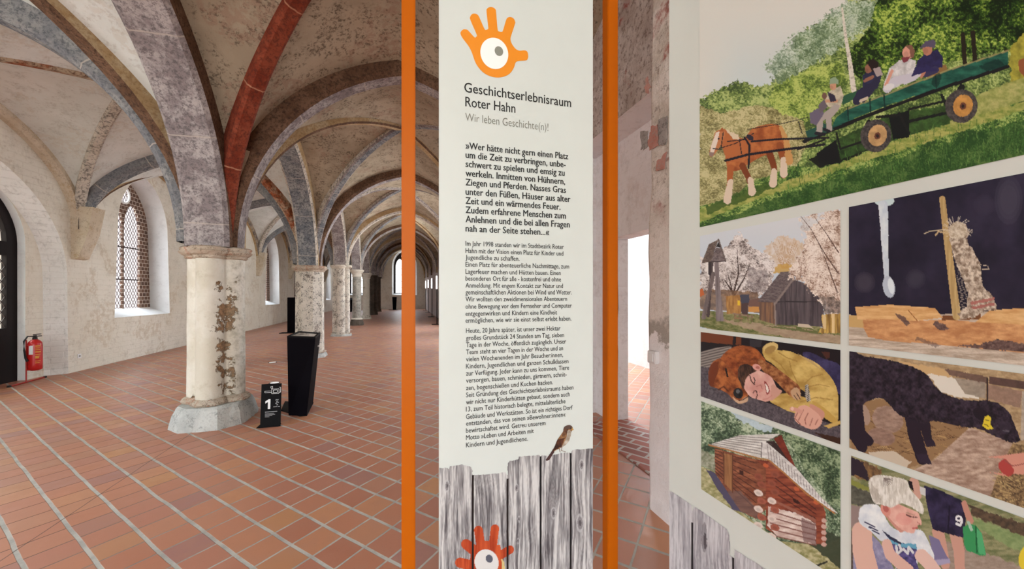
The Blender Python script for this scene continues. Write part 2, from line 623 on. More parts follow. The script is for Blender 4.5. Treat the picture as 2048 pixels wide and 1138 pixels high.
# left wall with the niche of the door and the window openings
DC = 7.2
niche_f = lancet(DC, 1.95, 1.93, 0.0, 1.8, 3.8, 14)
niche_b = lancet(DC, 1.80, 1.78, 0.0, 1.8, 3.62, 14)
door_hole = lancet(DC, 1.45, 1.45, 0.0, 2.35, 3.68, 14)
win_f = [lancet(c_, 1.02, 0.92, 0.97, 3.0, 4.30, 12) for c_ in WINC]
win_b = [lancet(c_, 1.01, 0.92, 1.14, 3.0, 4.28, 12) for c_ in WINC]
TOPZ = 6.7
outer = [(V0, 0.0), (VEND, 0.0), (VEND, TOPZ), (V0, TOPZ)]
# holes touching the floor are notches in the outline
outer_l = [(V0, 0.0)] + [niche_f[0]] + niche_f[:1:-1] + [niche_f[1]] + [(VEND, 0.0), (VEND, TOPZ), (V0, TOPZ)]
yz = lambda u0: (lambda a, b, d: (u0 - d, a, b))
FILL_SIDE_W = [[(w_ - 1.0, 1.4), (w_ + 1.0, 1.4), (w_ + 1.0, 3.7), (w_ - 1.0, 3.7)] for w_ in (2.3, -2.2)]  # unseen openings added in the left wall for fill light
S(link('wall_left', from_bm(plate(outer_l, win_f + FILL_SIDE_W, 0, yz(WL))), None, M['wall']))


def strip(fr, bk, to_f, to_b, skip_bottom=False, mat=None, name='trim_1'):
    n = len(fr)
    vs_ = [to_f(*p) for p in fr] + [to_b(*p) for p in bk]
    fc = []
    for i in range(n):
        if skip_bottom and i == 0:
            continue
        k2 = (i + 1) % n
        fc.append((i, k2, n + k2, n + i))
    return mesh_from(vs_, fc)


P = lambda u0: (lambda a, b: (u0, a, b))
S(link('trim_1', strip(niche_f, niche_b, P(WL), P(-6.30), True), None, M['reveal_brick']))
nb_out = [niche_b[0], door_hole[0]] + door_hole[:1:-1] + [door_hole[1], niche_b[1]] + niche_b[2:]
S(link('wall_left_niche', from_bm(plate(nb_out, [], 0, yz(-6.30))), None, M['wall']))
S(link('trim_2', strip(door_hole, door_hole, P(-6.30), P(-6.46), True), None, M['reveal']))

# door of the niche
dr = S(link('door_1', from_bm(plate(
    [(a, b) for a, b in lancet(DC, 1.44, 1.44, 0.0, 2.35, 3.67, 14)],
    [[(8.0 - .0, 0.92), (8.46, 0.92), (8.46, 2.14), (8.0, 2.14)],
     [(7.28, 0.92), (7.86, 0.92), (7.86, 2.14), (7.28, 2.14)],
     [(6.54, 0.92), (7.12, 0.92), (7.12, 2.14), (6.54, 2.14)],
     [(5.94, 0.92), (6.40, 0.92), (6.40, 2.14), (5.94, 2.14)],
     lancet(DC, 1.26, 1.26, 2.37, 2.38, 3.45, 10)], 0.07, yz(-6.40))), None, M['door_wood']))
link('door_glass', mesh_from([(-6.44, DC - 1.3, 0.9), (-6.44, DC + 1.3, 0.9), (-6.44, DC + 1.3, 2.5), (-6.44, DC + 1.1, 2.9), (-6.44, DC + .5, 3.4), (-6.44, DC, 3.6), (-6.44, DC - .5, 3.4), (-6.44, DC - 1.1, 2.9), (-6.44, DC - 1.3, 2.5)], [tuple(range(9))]), dr, M['glass_amber'])


def lattice(clip, u0, step_a, step_b, r, ax='x', bars=()):
    """diamond leading inside the clip test; one mesh of thin bars"""
    bm = bmesh.new()
    (a0, a1, b0, b1, inside) = clip
    slope = step_b / step_a

    def seg(p, q):
        d = Vector((q[0] - p[0], q[1] - p[1]))
        if d.length < 1e-4:
            return
        nn = Vector((-d.y, d.x)).normalized() * r
        pts = [(p[0] + nn.x, p[1] + nn.y), (q[0] + nn.x, q[1] + nn.y), (q[0] - nn.x, q[1] - nn.y), (p[0] - nn.x, p[1] - nn.y)]
        lo = [bm.verts.new((u0, a, b) if ax == 'x' else (a, u0, b)) for a, b in pts]
        hi = [bm.verts.new((u0 + 0.008, a, b) if ax == 'x' else (a, u0 + 0.008, b)) for a, b in pts]
        bm.faces.new(lo)
        bm.faces.new(hi[::-1])
        for i in range(4):
            bm.faces.new((lo[i], lo[(i + 1) % 4], hi[(i + 1) % 4], hi[i]))
    for sgn in (1, -1):
        k0 = int(((b0 - slope * (a1 if sgn > 0 else -a0)) / step_b)) - 12
        k1 = int((b1 + slope * (abs(a0) + abs(a1))) / step_b) + 40
        for kk in range(k0, k1):
            c0 = kk * step_b
            st = None
            N = 60
            pr = None
            for i in range(N + 1):
                a = a0 + (a1 - a0) * i / N
                b = c0 + sgn * slope * a
                ok = b0 < b < b1 and inside(a, b)
                if ok and st is None:
                    st = (a, b)
                if not ok and st is not None:
                    seg(st, pr)
                    st = None
                pr = (a, b)
            if st is not None:
                seg(st, pr)
    for p, q, rr in bars:
        r_ = r
        r = rr
        seg(p, q)
        r = r_
    return bm


link('door_leading', from_bm(lattice((5.9, 8.5, 0.93, 3.4, lambda a, b: (b < 2.12 or (b > 2.4 and (a - DC) ** 2 / 1.5 + (b - 2.4) ** 2 / 1.0 < 1))), -6.43, 0.12, 0.17, 0.0045)), dr, M['lead'])
bmd = bmesh.new()
for v0_ in (5.85, 6.5, 7.22, 7.9):
    add_box(bmd, (-6.40, v0_, 0.16), (-6.385, v0_ + 0.56, 0.80), 0.006)
link('door_panel', from_bm(bmd), dr, M['door_wood'])


def lan_in(c, h, z0, zs, za):
    return lambda a, b: abs(a - c) < h and z0 < b < (zs + (za - zs) * arch(abs(a - c) / h))


def make_window(i, c, name):
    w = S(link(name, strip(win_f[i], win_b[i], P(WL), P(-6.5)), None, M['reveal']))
    dirs = []
    lights = [lancet(c - 0.31, 0.285, 0.285, 1.12, 3.06, 3.70, 8), lancet(c + 0.31, 0.285, 0.285, 1.12, 3.06, 3.70, 8)]
    oc = [(c + 0.21 * math.cos(q * math.pi / 10), 3.86 + 0.21 * math.sin(q * math.pi / 10)) for q in range(20)]
    link('window_frame', from_bm(plate(lancet(c, 1.05, 0.97, 0.9, 3.0, 4.34, 12), lights + [oc], 0.05, yz(-6.48))), w, M['brick'])
    bmr = bmesh.new()
    for r0, r1, d0, d1 in ((0.17, 0.215, -6.49, -6.45),):
        add_loft(bmr, [circle((c, 3.86), r1, d0, 20, 'x'), circle((c, 3.86), r1, d1, 20, 'x'), circle((c, 3.86), r0, d1, 20, 'x'), circle((c, 3.86), r0, d0, 20, 'x')], cap=False)
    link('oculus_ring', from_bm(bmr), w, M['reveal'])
    link('pane', mesh_from([(-6.52, c - 0.9, 1.0), (-6.52, c + 0.9, 1.0), (-6.52, c + 0.9, 4.12), (-6.52, c - 0.9, 4.12)], [(0, 1, 2, 3)]), w, M['glass'])
    bml = bmesh.new()
    for q in (-0.31, 0.31):
        me_ = from_bm(lattice((c + q - 0.29, c + q + 0.29, 1.1, 3.72, lan_in(c + q, 0.285, 1.1, 3.06, 3.70)), -6.51, 0.10, 0.15, 0.0036,
                              bars=(((c + q - .28, 1.84), (c + q + .28, 1.84), 0.013), ((c + q - .28, 2.62), (c + q + .28, 2.62), 0.013))))
        bml.from_mesh(me_)
    me_ = from_bm(lattice((c - 0.21, c + 0.21, 3.64, 4.08, lambda a, b: (a - c) ** 2 + (b - 3.86) ** 2 < 0.04), -6.51, 0.10, 0.15, 0.004))
    bml.from_mesh(me_)
    link('leading', from_bm(bml), w, M['lead'])


for i, c_ in enumerate(WINC):
    make_window(i, c_, 'window_%d' % (i + 1))

# end wall with one lancet window per nave
xz = lambda v0_: (lambda a, b, d: (a, v0_ + d, b))
ENDW = [(-4.0, 1.05, 1.35, 3.4, 4.6), (0.05, 1.15, 1.35, 4.1, 5.75)]
ew_f = [lancet(c_, hb, hb, z0, zs, za, 12) for c_, hb, z0, zs, za in ENDW]
ew_b = [lancet(c_, hb * .85, hb * .85, z0 + .15, zs, za - .15, 12) for c_, hb, z0, zs, za in ENDW]
S(link('wall_back', from_bm(plate([(-6.3, 0), (2.3, 0), (2.3, TOPZ), (-6.3, TOPZ)], ew_f, 0, xz(VEND))), None, M['wall']))
for i, (c_, hb, z0, zs, za) in enumerate(ENDW):
    Q = lambda v0_: (lambda a, b: (a, v0_, b))
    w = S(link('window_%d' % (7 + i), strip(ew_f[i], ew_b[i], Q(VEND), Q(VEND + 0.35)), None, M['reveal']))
    hl = hb * .85
    lights = [lancet(c_ - hl * .46, hl * .38, hl * .38, z0 + .2, zs - .1, zs + .75, 8), lancet(c_ + hl * .46, hl * .38, hl * .38, z0 + .2, zs - .1, zs + .75, 8)]
    oc = [(c_ + .3 * hl * math.cos(q * math.pi / 8), zs + .62 * (za - zs) + .3 * hl * math.sin(q * math.pi / 8)) for q in range(16)]
    link('window_frame', from_bm(plate(lancet(c_, hl + .02, hl + .02, z0, zs, za - .1, 12), lights + [oc], 0.12, xz(VEND + 0.33))), w, M['iron'])
    link('pane', mesh_from([(c_ - hl, VEND + .42, z0), (c_ + hl, VEND + .42, z0), (c_ + hl, VEND + .42, za - .15), (c_ - hl, VEND + .42, za - .15)], [(0, 1, 2, 3)]), w, M['glass'])
    bmx = bmesh.new()
    for zz in np.arange(z0 + .7, zs, .62):
        add_box(bmx, (c_ - hl, VEND + .38, zz), (c_ + hl, VEND + .41, zz + .04))
    link('glazing_bar', from_bm(bmx), w, M['iron'])

# right wall: pier beside the photo panel, doorway niche, unseen windows added further on for light
niche_r = (2.28, 4.35, 3.2)
outer_r = [(V0, 0), (niche_r[0], 0), (niche_r[0], niche_r[2]), (niche_r[1], niche_r[2]), (niche_r[1], 0), (VEND, 0), (VEND, TOPZ), (V0, TOPZ)]
fill_rw_h = [[(VC[j] + PITCH / 2 - .4 + a, b) for a, b in ((-1.4, .75), (1.4, .75), (1.4, 3.4), (.7, 4.1), (-.7, 4.1), (-1.4, 3.4))] for j in (1, 2, 3)]
S(link('wall_right', from_bm(plate(outer_r, fill_rw_h, 0, lambda a, b, d: (WR, a, b))), None, M['wall_r']))
for i, hpts in enumerate(fill_rw_h):
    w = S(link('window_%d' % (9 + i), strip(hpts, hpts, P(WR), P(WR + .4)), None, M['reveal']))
    v_ = hpts[0][0]
    bmx = bmesh.new()
    add_box(bmx, (WR + .36, v_ + 1.36, 0.75), (WR + .42, v_ + 1.44, 4.0))
    for zz in (1.6, 2.4, 3.2):
        add_box(bmx, (WR + .37, v_, zz), (WR + .41, v_ + 2.8, zz + .05))
    link('glazing_bar', from_bm(bmx), w, M['iron'])
    link('pane', mesh_from([(WR + .4, a, b) for a, b in hpts], [tuple(range(6))]), w, M['glass'])
# niche: side, soffit, back with the doorway
UB = 2.33
nv0, nv1, nz = niche_r
S(link('trim_3', mesh_from([(WR, nv0, 0), (UB, nv0, 0), (UB, nv0, nz), (WR, nv0, nz), (WR, nv1, 0), (UB, nv1, 0), (UB, nv1, nz), (WR, nv1, nz)], [(0, 1, 2, 3), (3, 2, 6, 7), (4, 5, 6, 7)]), None, M['wall_pink']))
dv0, dv1, dz = 2.55, 3.98, 2.14
S(link('wall_right_niche', from_bm(plate([(nv0, 0), (dv0, 0), (dv0, dz), (dv1, dz), (dv1, 0), (nv1, 0), (nv1, nz), (nv0, nz)], [], 0.22, lambda a, b, d: (UB + d, a, b))), None, M['wall_pink']))
# pier
bmp = bmesh.new()
nseg = 30
rnd = random.Random(4)
rings = []
for i in range(nseg + 1):
    z = TOPZ * i / nseg
    e = 2.33 + rnd.uniform(-.012, .012) - (0.03 if z > 2.2 else 0)
    rings.append([(1.65, V0, z), (WR + .02, V0, z), (WR + .02, e, z), (1.66 + rnd.uniform(0, .01), e, z), (1.645 + rnd.uniform(0, .008), e - 0.03, z)])
add_loft(bmp, rings)
t = NT('pier_plaster', 0.9, 0.15)
k = t.coord()
sp = t.n('ShaderNodeSeparateXYZ')
t.l(k, sp.inputs[0])
b1 = t.noise(k, 5, 6, 0.7)
b2 = t.noise(k, 22, 5, 0.75)
b3 = t.noise(k, 2.2, 4, 0.6)
lower = t.mix(t.ramp(b1, .45, .7, 0, .5), rgb(244, 236, 234), rgb(230, 220, 216))
upper = t.mix(t.ramp(b1, .38, .62), rgb(200, 187, 174), rgb(228, 217, 208))
upper = t.mix(t.math('MULTIPLY', t.ramp(b2, .54, .66), .7), upper, rgb(124, 104, 90))
midc = t.mix(t.ramp(b2, .5, .66, 0, .5), rgb(234, 223, 214), rgb(198, 182, 164))
zz = t.math('ADD', sp.outputs[2], t.math('MULTIPLY', t.math('SUBTRACT', b1, .5), .5))
c = t.mix(t.ramp(zz, 1.17, 1.2), lower, rgb(176, 166, 156))
c = t.mix(t.ramp(zz, 1.26, 1.34), c, midc)
c = t.mix(t.ramp(zz, 1.75, 2.15), c, upper)
red = t.math('MULTIPLY', t.ramp(b3, .56, .62), t.ramp(zz, 1.9, 2.2))
c = t.mix(t.math('MULTIPLY', red, t.ramp(b2, .4, .55, 0.2, .75)), c, rgb(160, 84, 70))
t.base(c)
t.bump(t.math('ADD', b1, t.math('MULTIPLY', b2, .5)), 0.7, .03)
M['pier'] = t.m
S(link('wall_right_pier', from_bm(bmp), None, M['pier']))


def decal(name, pts, u0, mat, parent=None):
    rg = random.Random(len(name) + int(pts[0][1] * 1000))
    fine_ = []
    jj = .002 if 'cross' in name else .008
    for (a0, b0), (a1, b1_) in zip(pts, pts[1:] + pts[:1]):
        for q in range(5):
            fine_.append((lerp(a0, a1, q / 5) + rg.uniform(-jj, jj), lerp(b0, b1_, q / 5) + rg.uniform(-jj, jj)))
    return _decal(name, fine_, u0, mat, parent)


def _decal(name, pts, u0, mat, parent=None):
    """thin paint remains on the pier face, listed as (v, z)"""
    return link(name, from_bm(plate(pts, [], 0.004, lambda a, b, d: (u0 - 0.012 + d, a, b))), parent, mat)


pier = bpy.data.objects['wall_right_pier']
M['paint_red'] = plaster('paint_remains_red', rgb(176, 108, 94), rgb(196, 146, 134), rgb(170, 150, 140), 1, None, 0, 3)
M['paint_dark'] = plaster('paint_remains_grey', rgb(140, 132, 128), rgb(170, 160, 154), rgb(104, 96, 92), .8, None, 0, 3)
pv2 = lambda x, y: tuple(at_x(x, y, 1.65)[1:])
cross = [(1294, 158), (1298, 153), (1300, 168), (1305, 174), (1300, 178), (1300, 187), (1294, 187), (1293, 179), (1290, 177), (1294, 170)]
decal('painted_cross', [pv2(*p) for p in cross], 1.65, M['paint_red'], pier)
decal('painted_red_block', [pv2(*p) for p in [(1304, 254), (1318, 250), (1319, 292), (1301, 300), (1298, 282), (1303, 270)]], 1.65, M['paint_red'], pier)
decal('painted_grey_block', [pv2(*p) for p in [(1284, 262), (1298, 264), (1297, 296), (1285, 300)]], 1.65, M['paint_dark'], pier)
decal('painted_grey_block', [pv2(*p) for p in [(1320, 240), (1336, 232), (1336, 288), (1321, 290)]], 1.65, M['paint_dark'], pier)
decal('painted_red_block', [pv2(*p) for p in [(1316, 324), (1336, 304), (1332, 340), (1314, 344)]], 1.65, M['paint_red'], pier)

# near end of the hall behind the camera, wall and openings added unseen to set the fill
S(link('wall_front', from_bm(plate([(-6.3, 0), (2.3, 0), (2.3, TOPZ), (-6.3, TOPZ)], [[(u_ - 1.1, .7), (u_ + 1.1, .7), (u_ + 1.1, 3.8), (u_ - 1.1, 3.8)] for u_ in (-4.2, -0.3)], .25, lambda a, b, d: (a, V0 - d, b))), None, M['wall']))

# passage behind the doorway; end wall and part roof added to cut its light
S(link('floor_passage', mesh_from([(2.36, 0.5, -.002), (4.75, 0.5, -.002), (4.75, 12, -.002), (2.36, 12, -.002)], [(0, 1, 2, 3)]), None, M['floor']))
S(link('wall_passage', from_bm(plate([(0.5, 0), (12, 0), (12, 3.4), (0.5, 3.4)], [], 0.2, lambda a, b, d: (4.7 + d, a, b))), None, M['reveal']))
S(link('wall_passage_blocker', from_bm(plate([(2.36, 0), (4.9, 0), (4.9, 3.4), (2.36, 3.4)], [], .2, lambda a, b, d: (a, .5 - d, b))), None, M['reveal']))
S(link('ceiling_passage_blocker', mesh_from([(2.34, 0.5, 3.4), (4.9, 0.5, 3.4), (4.9, 6.2, 3.4), (2.34, 6.2, 3.4)], [(0, 1, 2, 3)]), None, M['reveal']))
bms = bmesh.new()
add_box(bms, (1.95, dv0 - .1, 0.0), (2.56, dv1 + .02, 0.018), .004)
t = NT('threshold_brick', .7, .3)
k = t.coord()
br = t.n('ShaderNodeTexBrick')
br.inputs['Scale'].default_value = 1
br.inputs['Brick Width'].default_value = .26
br.inputs['Row Height'].default_value = .12
br.inputs['Mortar Size'].default_value = .014
br.inputs['Color1'].default_value = rgb(176, 110, 96)
br.inputs['Color2'].default_value = rgb(150, 96, 86)
br.inputs['Mortar'].default_value = rgb(196, 186, 178)
t.l(t.mapped(k, rot=(0, 0, math.radians(58))), br.inputs['Vector'])
t.base(br.outputs['Color'])
S(link('trim_4', from_bm(bms), None, t.m))


# ------------------------------------------------------------------ the vault
def corners(nave, j):
    """plan corners (u, v, springing height) of bay j: left-near, right-near, left-far, right-far"""
    if nave == 0:
        f = lambda q: ((WL, VW[q], SL[q]), (UC, VC[q], CH[q]))
    else:
        f = lambda q: ((UC, VC[q], CH[q]), (WR, VC[q], SR[q]))
    a, b = f(j)
    c_, d = f(j + 1)
    return a, b, c_, d


def web(nave, j, n=44):
    a, b, c_, d = corners(nave, j)
    vs_, fc = [], []
    for q in range(n + 1):
        tt = q / n
        for p in range(n + 1):
            s_ = p / n
            u = lerp(lerp(a[0], b[0], s_), lerp(c_[0], d[0], s_), tt)
            v = lerp(lerp(a[1], b[1], s_), lerp(c_[1], d[1], s_), tt)
            sp_ = lerp(lerp(a[2], b[2], s_), lerp(c_[2], d[2], s_), tt)
            H = lerp(HT[j], HT[j + 1], tt) + 0.15
            m_ = max(arch(abs(2 * s_ - 1)), arch(abs(2 * tt - 1)))
            z = sp_ + (H - sp_) * m_ + 0.16 * 16 * s_ * (1 - s_) * tt * (1 - tt)
            vs_.append((u, v, z))
    for q in range(n):
        for p in range(n):
            k0 = q * (n + 1) + p
            fc.append((k0, k0 + n + 1, k0 + n + 2, k0 + 1))
    return vs_, fc


av, af, mi = [], [], []
for nave in (0, 1):
    for j in J[:-1]:
        v_, f_ = web(nave, j)
        o_ = len(av)
        av += v_
        af += [tuple(i + o_ for i in q) for q in f_]
        mi += [1 if nave == 0 else 0] * len(f_)
cme = mesh_from(av, af)
ceiling = S(link('ceiling', cme, None, [M['vault'], M['vault_white']], True))
cme.polygons.foreach_set('material_index', mi)


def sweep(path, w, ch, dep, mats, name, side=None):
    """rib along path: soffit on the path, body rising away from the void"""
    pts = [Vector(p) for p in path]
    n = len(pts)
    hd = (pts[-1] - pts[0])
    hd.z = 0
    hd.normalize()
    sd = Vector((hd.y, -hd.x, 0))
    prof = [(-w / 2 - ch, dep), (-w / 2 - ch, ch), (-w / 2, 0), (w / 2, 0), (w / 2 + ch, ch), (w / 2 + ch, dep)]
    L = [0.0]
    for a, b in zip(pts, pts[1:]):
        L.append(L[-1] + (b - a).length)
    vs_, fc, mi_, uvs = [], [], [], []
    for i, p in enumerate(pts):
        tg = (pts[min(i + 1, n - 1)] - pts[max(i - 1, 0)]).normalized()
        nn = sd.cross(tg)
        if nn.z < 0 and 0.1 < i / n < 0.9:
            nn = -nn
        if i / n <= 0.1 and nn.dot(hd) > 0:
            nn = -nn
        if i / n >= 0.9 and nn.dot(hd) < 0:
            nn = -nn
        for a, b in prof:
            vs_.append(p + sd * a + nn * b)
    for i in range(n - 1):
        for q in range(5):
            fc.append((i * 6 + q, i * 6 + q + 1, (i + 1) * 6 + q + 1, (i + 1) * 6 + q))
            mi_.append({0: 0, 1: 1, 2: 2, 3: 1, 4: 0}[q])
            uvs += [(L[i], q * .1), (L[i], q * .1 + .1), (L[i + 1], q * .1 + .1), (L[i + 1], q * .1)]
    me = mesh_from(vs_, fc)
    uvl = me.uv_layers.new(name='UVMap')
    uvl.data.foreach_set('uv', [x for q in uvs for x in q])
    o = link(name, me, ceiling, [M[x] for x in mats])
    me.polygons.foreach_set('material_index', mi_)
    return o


def rib_path(a, b, H, da, db, n=40, dip=0.0):
    """pointed arch from corner a to corner b (u, v, spring), starting da / db metres in"""
    A = Vector((a[0], a[1], 0))
    B = Vector((b[0], b[1], 0))
    L = (B - A).length
    f0, f1 = da / L, 1 - db / L
    out = []
    for i in range(n + 1):
        g = (1 - math.cos(math.pi * i / n)) / 2
        f = lerp(f0, f1, g)
        p = A.lerp(B, f)
        sp_ = lerp(a[2], b[2], f)
        z = sp_ + (H - sp_) * arch(abs(2 * g - 1))
        out.append((p.x, p.y, z))
    return out


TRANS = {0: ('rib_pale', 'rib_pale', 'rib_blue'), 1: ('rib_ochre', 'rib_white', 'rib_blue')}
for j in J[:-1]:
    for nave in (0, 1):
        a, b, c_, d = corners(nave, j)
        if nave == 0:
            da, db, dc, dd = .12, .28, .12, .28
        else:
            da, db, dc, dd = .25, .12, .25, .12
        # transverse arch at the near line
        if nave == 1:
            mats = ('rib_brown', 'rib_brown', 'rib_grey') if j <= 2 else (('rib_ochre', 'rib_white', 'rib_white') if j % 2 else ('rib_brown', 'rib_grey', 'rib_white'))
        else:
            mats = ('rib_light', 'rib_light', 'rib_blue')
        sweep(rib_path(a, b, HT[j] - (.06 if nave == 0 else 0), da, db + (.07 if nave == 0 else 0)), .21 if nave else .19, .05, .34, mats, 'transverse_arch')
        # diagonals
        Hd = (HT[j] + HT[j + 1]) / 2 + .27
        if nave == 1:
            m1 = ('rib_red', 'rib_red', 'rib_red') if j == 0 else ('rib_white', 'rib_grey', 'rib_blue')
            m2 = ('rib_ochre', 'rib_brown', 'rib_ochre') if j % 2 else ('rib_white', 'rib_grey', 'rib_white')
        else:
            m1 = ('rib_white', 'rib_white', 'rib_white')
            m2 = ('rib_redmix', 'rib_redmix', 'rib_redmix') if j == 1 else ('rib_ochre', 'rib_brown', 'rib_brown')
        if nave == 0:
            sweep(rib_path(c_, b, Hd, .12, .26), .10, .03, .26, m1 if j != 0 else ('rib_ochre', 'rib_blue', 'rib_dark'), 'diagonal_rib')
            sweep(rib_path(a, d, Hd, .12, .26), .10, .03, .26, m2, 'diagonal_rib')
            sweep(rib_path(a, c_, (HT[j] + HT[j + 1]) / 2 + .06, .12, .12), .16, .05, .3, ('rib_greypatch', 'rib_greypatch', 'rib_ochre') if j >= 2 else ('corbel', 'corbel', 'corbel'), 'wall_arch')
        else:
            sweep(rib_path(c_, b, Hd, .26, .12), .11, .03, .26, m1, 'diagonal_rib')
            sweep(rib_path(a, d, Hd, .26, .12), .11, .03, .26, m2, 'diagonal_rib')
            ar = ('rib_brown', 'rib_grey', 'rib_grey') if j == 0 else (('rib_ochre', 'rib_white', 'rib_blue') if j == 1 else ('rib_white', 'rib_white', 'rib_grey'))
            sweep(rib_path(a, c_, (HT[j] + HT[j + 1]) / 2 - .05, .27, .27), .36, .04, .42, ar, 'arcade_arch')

# corbels of the left wall
for j in range(2, 8):
    bmc = bmesh.new()
    z1 = SL[j] + .15
    rings = []
    for zz_, hw, dpt in ((z1 - .70, .13, .05), (z1 - .68, .14, .10), (z1 - .45, .14, .18), (z1 - .2, .15, .26), (z1 + .3, .16, .34)):
        rings.append([(WL - .02, VW[j] - hw, zz_), (WL + dpt, VW[j] - hw, zz_), (WL + dpt, VW[j] + hw, zz_), (WL - .02, VW[j] + hw, zz_)])
    add_loft(bmc, rings)
    link('corbel', from_bm(bmc), ceiling, M['corbel'])

# ------------------------------------------------------------------ columns
def lobed(kind, n=64):
    out = []
    for i in range(n):
        a = 2 * math.pi * i / n
        if kind == 'quatrefoil':
            r = .20
            for q in range(4):
                ph = a - q * math.pi / 2
                d, rr = .148, .140
                disc = rr * rr - (d * math.sin(ph)) ** 2
                if math.cos(ph) > 0 and disc > 0:
                    r = max(r, d * math.cos(ph) + math.sqrt(disc))
        elif kind == 'octagon':
            ph = (a + math.pi / 8) % (math.pi / 4) - math.pi / 8
            r = .285 / math.cos(ph)
        else:
            r = .2
        out.append((r, a))
    return out


def ring(sec, z, grow=0.0, jit=0.0, rnd=None, sc=1.0):
    o = []
    for r, a in sec:
        rr = r * sc + grow + (rnd.uniform(-jit, jit) if rnd else 0)
        o.append((rr * math.cos(a), rr * math.sin(a), z))
    return o


def column(j, kind, label, mats, zb=.26, plinth=True, leafy=False):
    rnd = random.Random(j * 7 + 1)
    zc = CH[j]
    c = thing('column', label, 'column', (UC, VC[j], 0), 0, 'row of columns down the middle of the hall')
    sec = lobed(kind)
    big = max(r for r, a in sec)
    # plinth
    bm = bmesh.new()
    rr = []
    for zz_, k_ in ((0.0, 1.0), (.03, .99), (zb * .55, .93), (zb * .8, .86), (zb * .9, .80)):
        o = []
        for i in range(48):
            a = 2 * math.pi * i / 48
            ca, sa = abs(math.cos(a)), abs(math.sin(a))
            hx, hy = (big + .08, big + .16) if plinth else ((big + .10, big + .10) if kind == 'round' else (big + .05, big + .05))
            r = min(hx / max(ca, 1e-6), hy / max(sa, 1e-6), (hx + hy) * .76 / (ca + sa)) * k_
            r += rnd.uniform(-.006, .006)
            o.append((r * math.cos(a), r * math.sin(a), zz_))
        rr.append(o)
    add_loft(bm, rr)
    link('plinth', from_bm(bm), c, M[mats[2]])
    bm = bmesh.new()
    add_loft(bm, [ring(sec, z, g, .006, rnd) for z, g in ((zb * .86, .03), (zb * .92, .055), (zb * 1.0, .06), (zb * 1.08, .045), (zb * 1.15, .015), (zb * 1.2, -.01))])
    link('base_ring', from_bm(bm), c, M[mats[1]])
    bm = bmesh.new()
    zs_ = np.linspace(zb * 1.05, zc - .10, 26)
    add_loft(bm, [ring(sec, z, -.004, .002 if kind != 'octagon' else 0, rnd, 1 + .03 * (1 - (z / zc))) for z in zs_])
    link('shaft', from_bm(bm), c, M[mats[0]], kind != 'octagon')
    bm = bmesh.new()
    if leafy or kind == 'round':
        add_loft(bm, [ring(sec, z, g, .0, rnd) for z, g in ((zc - .34, .0), (zc - .32, .03), (zc - .29, .03), (zc - .28, .005), (zc - .18, .03), (zc - .1, .09), (zc - .06, .12), (zc, .13), (zc, -.1))])
    else:
        add_loft(bm, [ring(sec, z, g, .006, rnd) for z, g in ((zc - .13, .0), (zc - .12, .02), (zc - .105, .025), (zc - .095, .02), (zc - .08, .05), (zc - .055, .075), (zc - .045, .078), (zc - .035, .064), (zc - .005, .074), (zc + .01, .05), (zc + .01, -.12))])
    cap_ = link('capital', from_bm(bm), c, M[mats[1]])
    if leafy:
        for q in range(12):
            a = q * math.pi / 6
            bl = bmesh.new()
            pts = [(.21, zc - .27, .02), (.23, zc - .2, .05), (.27, zc - .13, .05), (.31, zc - .08, .04), (.30, zc - .05, .015)]
            rings = []
            for r, z, w in pts:
                rings.append([(r * math.cos(a) - s_ * w * math.sin(a), r * math.sin(a) + s_ * w * math.cos(a), z) for s_ in (-1, 1)] +
                             [((r + .02) * math.cos(a), (r + .02) * math.sin(a), z)])
            add_loft(bl, rings)
            link('leaf', from_bm(bl), cap_, M[mats[1]])
    # springer: the solid foot of the ribs
    bm = bmesh.new()
    add_loft(bm, [ring(lobed('octagon', 32), z, g) for z, g in ((zc - .01, -.09), (zc + .3, -.07), (zc + .7, .0), (zc + 1.15, .12))])
    link('springer', from_bm(bm), c, M['vault'])
    return c


column(1, 'quatrefoil', 'nearest column, thick bundled white shaft with peeling brown patches, beside the black numbered sign', ('stone_white', 'capital', 'plinth'), .26)
column(2, 'octagon', 'octagonal column with worn dark paint directly behind the black info terminal', ('stone_spot', 'capital', 'plinth'), .12, False)
column(3, 'quatrefoil', 'bundled grey and white column, third from the camera, standing free behind the octagonal one', ('stone_spot', 'stone_white', 'plinth'), .08, False)
column(4, 'round', 'slim round grey column with plain bell capital and flared dark foot', ('stone_grey', 'stone_white', 'stone_dark'), .3, False)
column(5, 'round', 'slim pale round column with a leaf carved capital', ('stone_white', 'stone_white', 'stone_white'), .2, False, True)
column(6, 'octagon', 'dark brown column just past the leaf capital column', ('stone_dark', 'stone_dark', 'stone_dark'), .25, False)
column(7, 'octagon', 'farthest dark column of the row, close to the end wall', ('stone_dark', 'stone_dark', 'stone_dark'), .2, False)

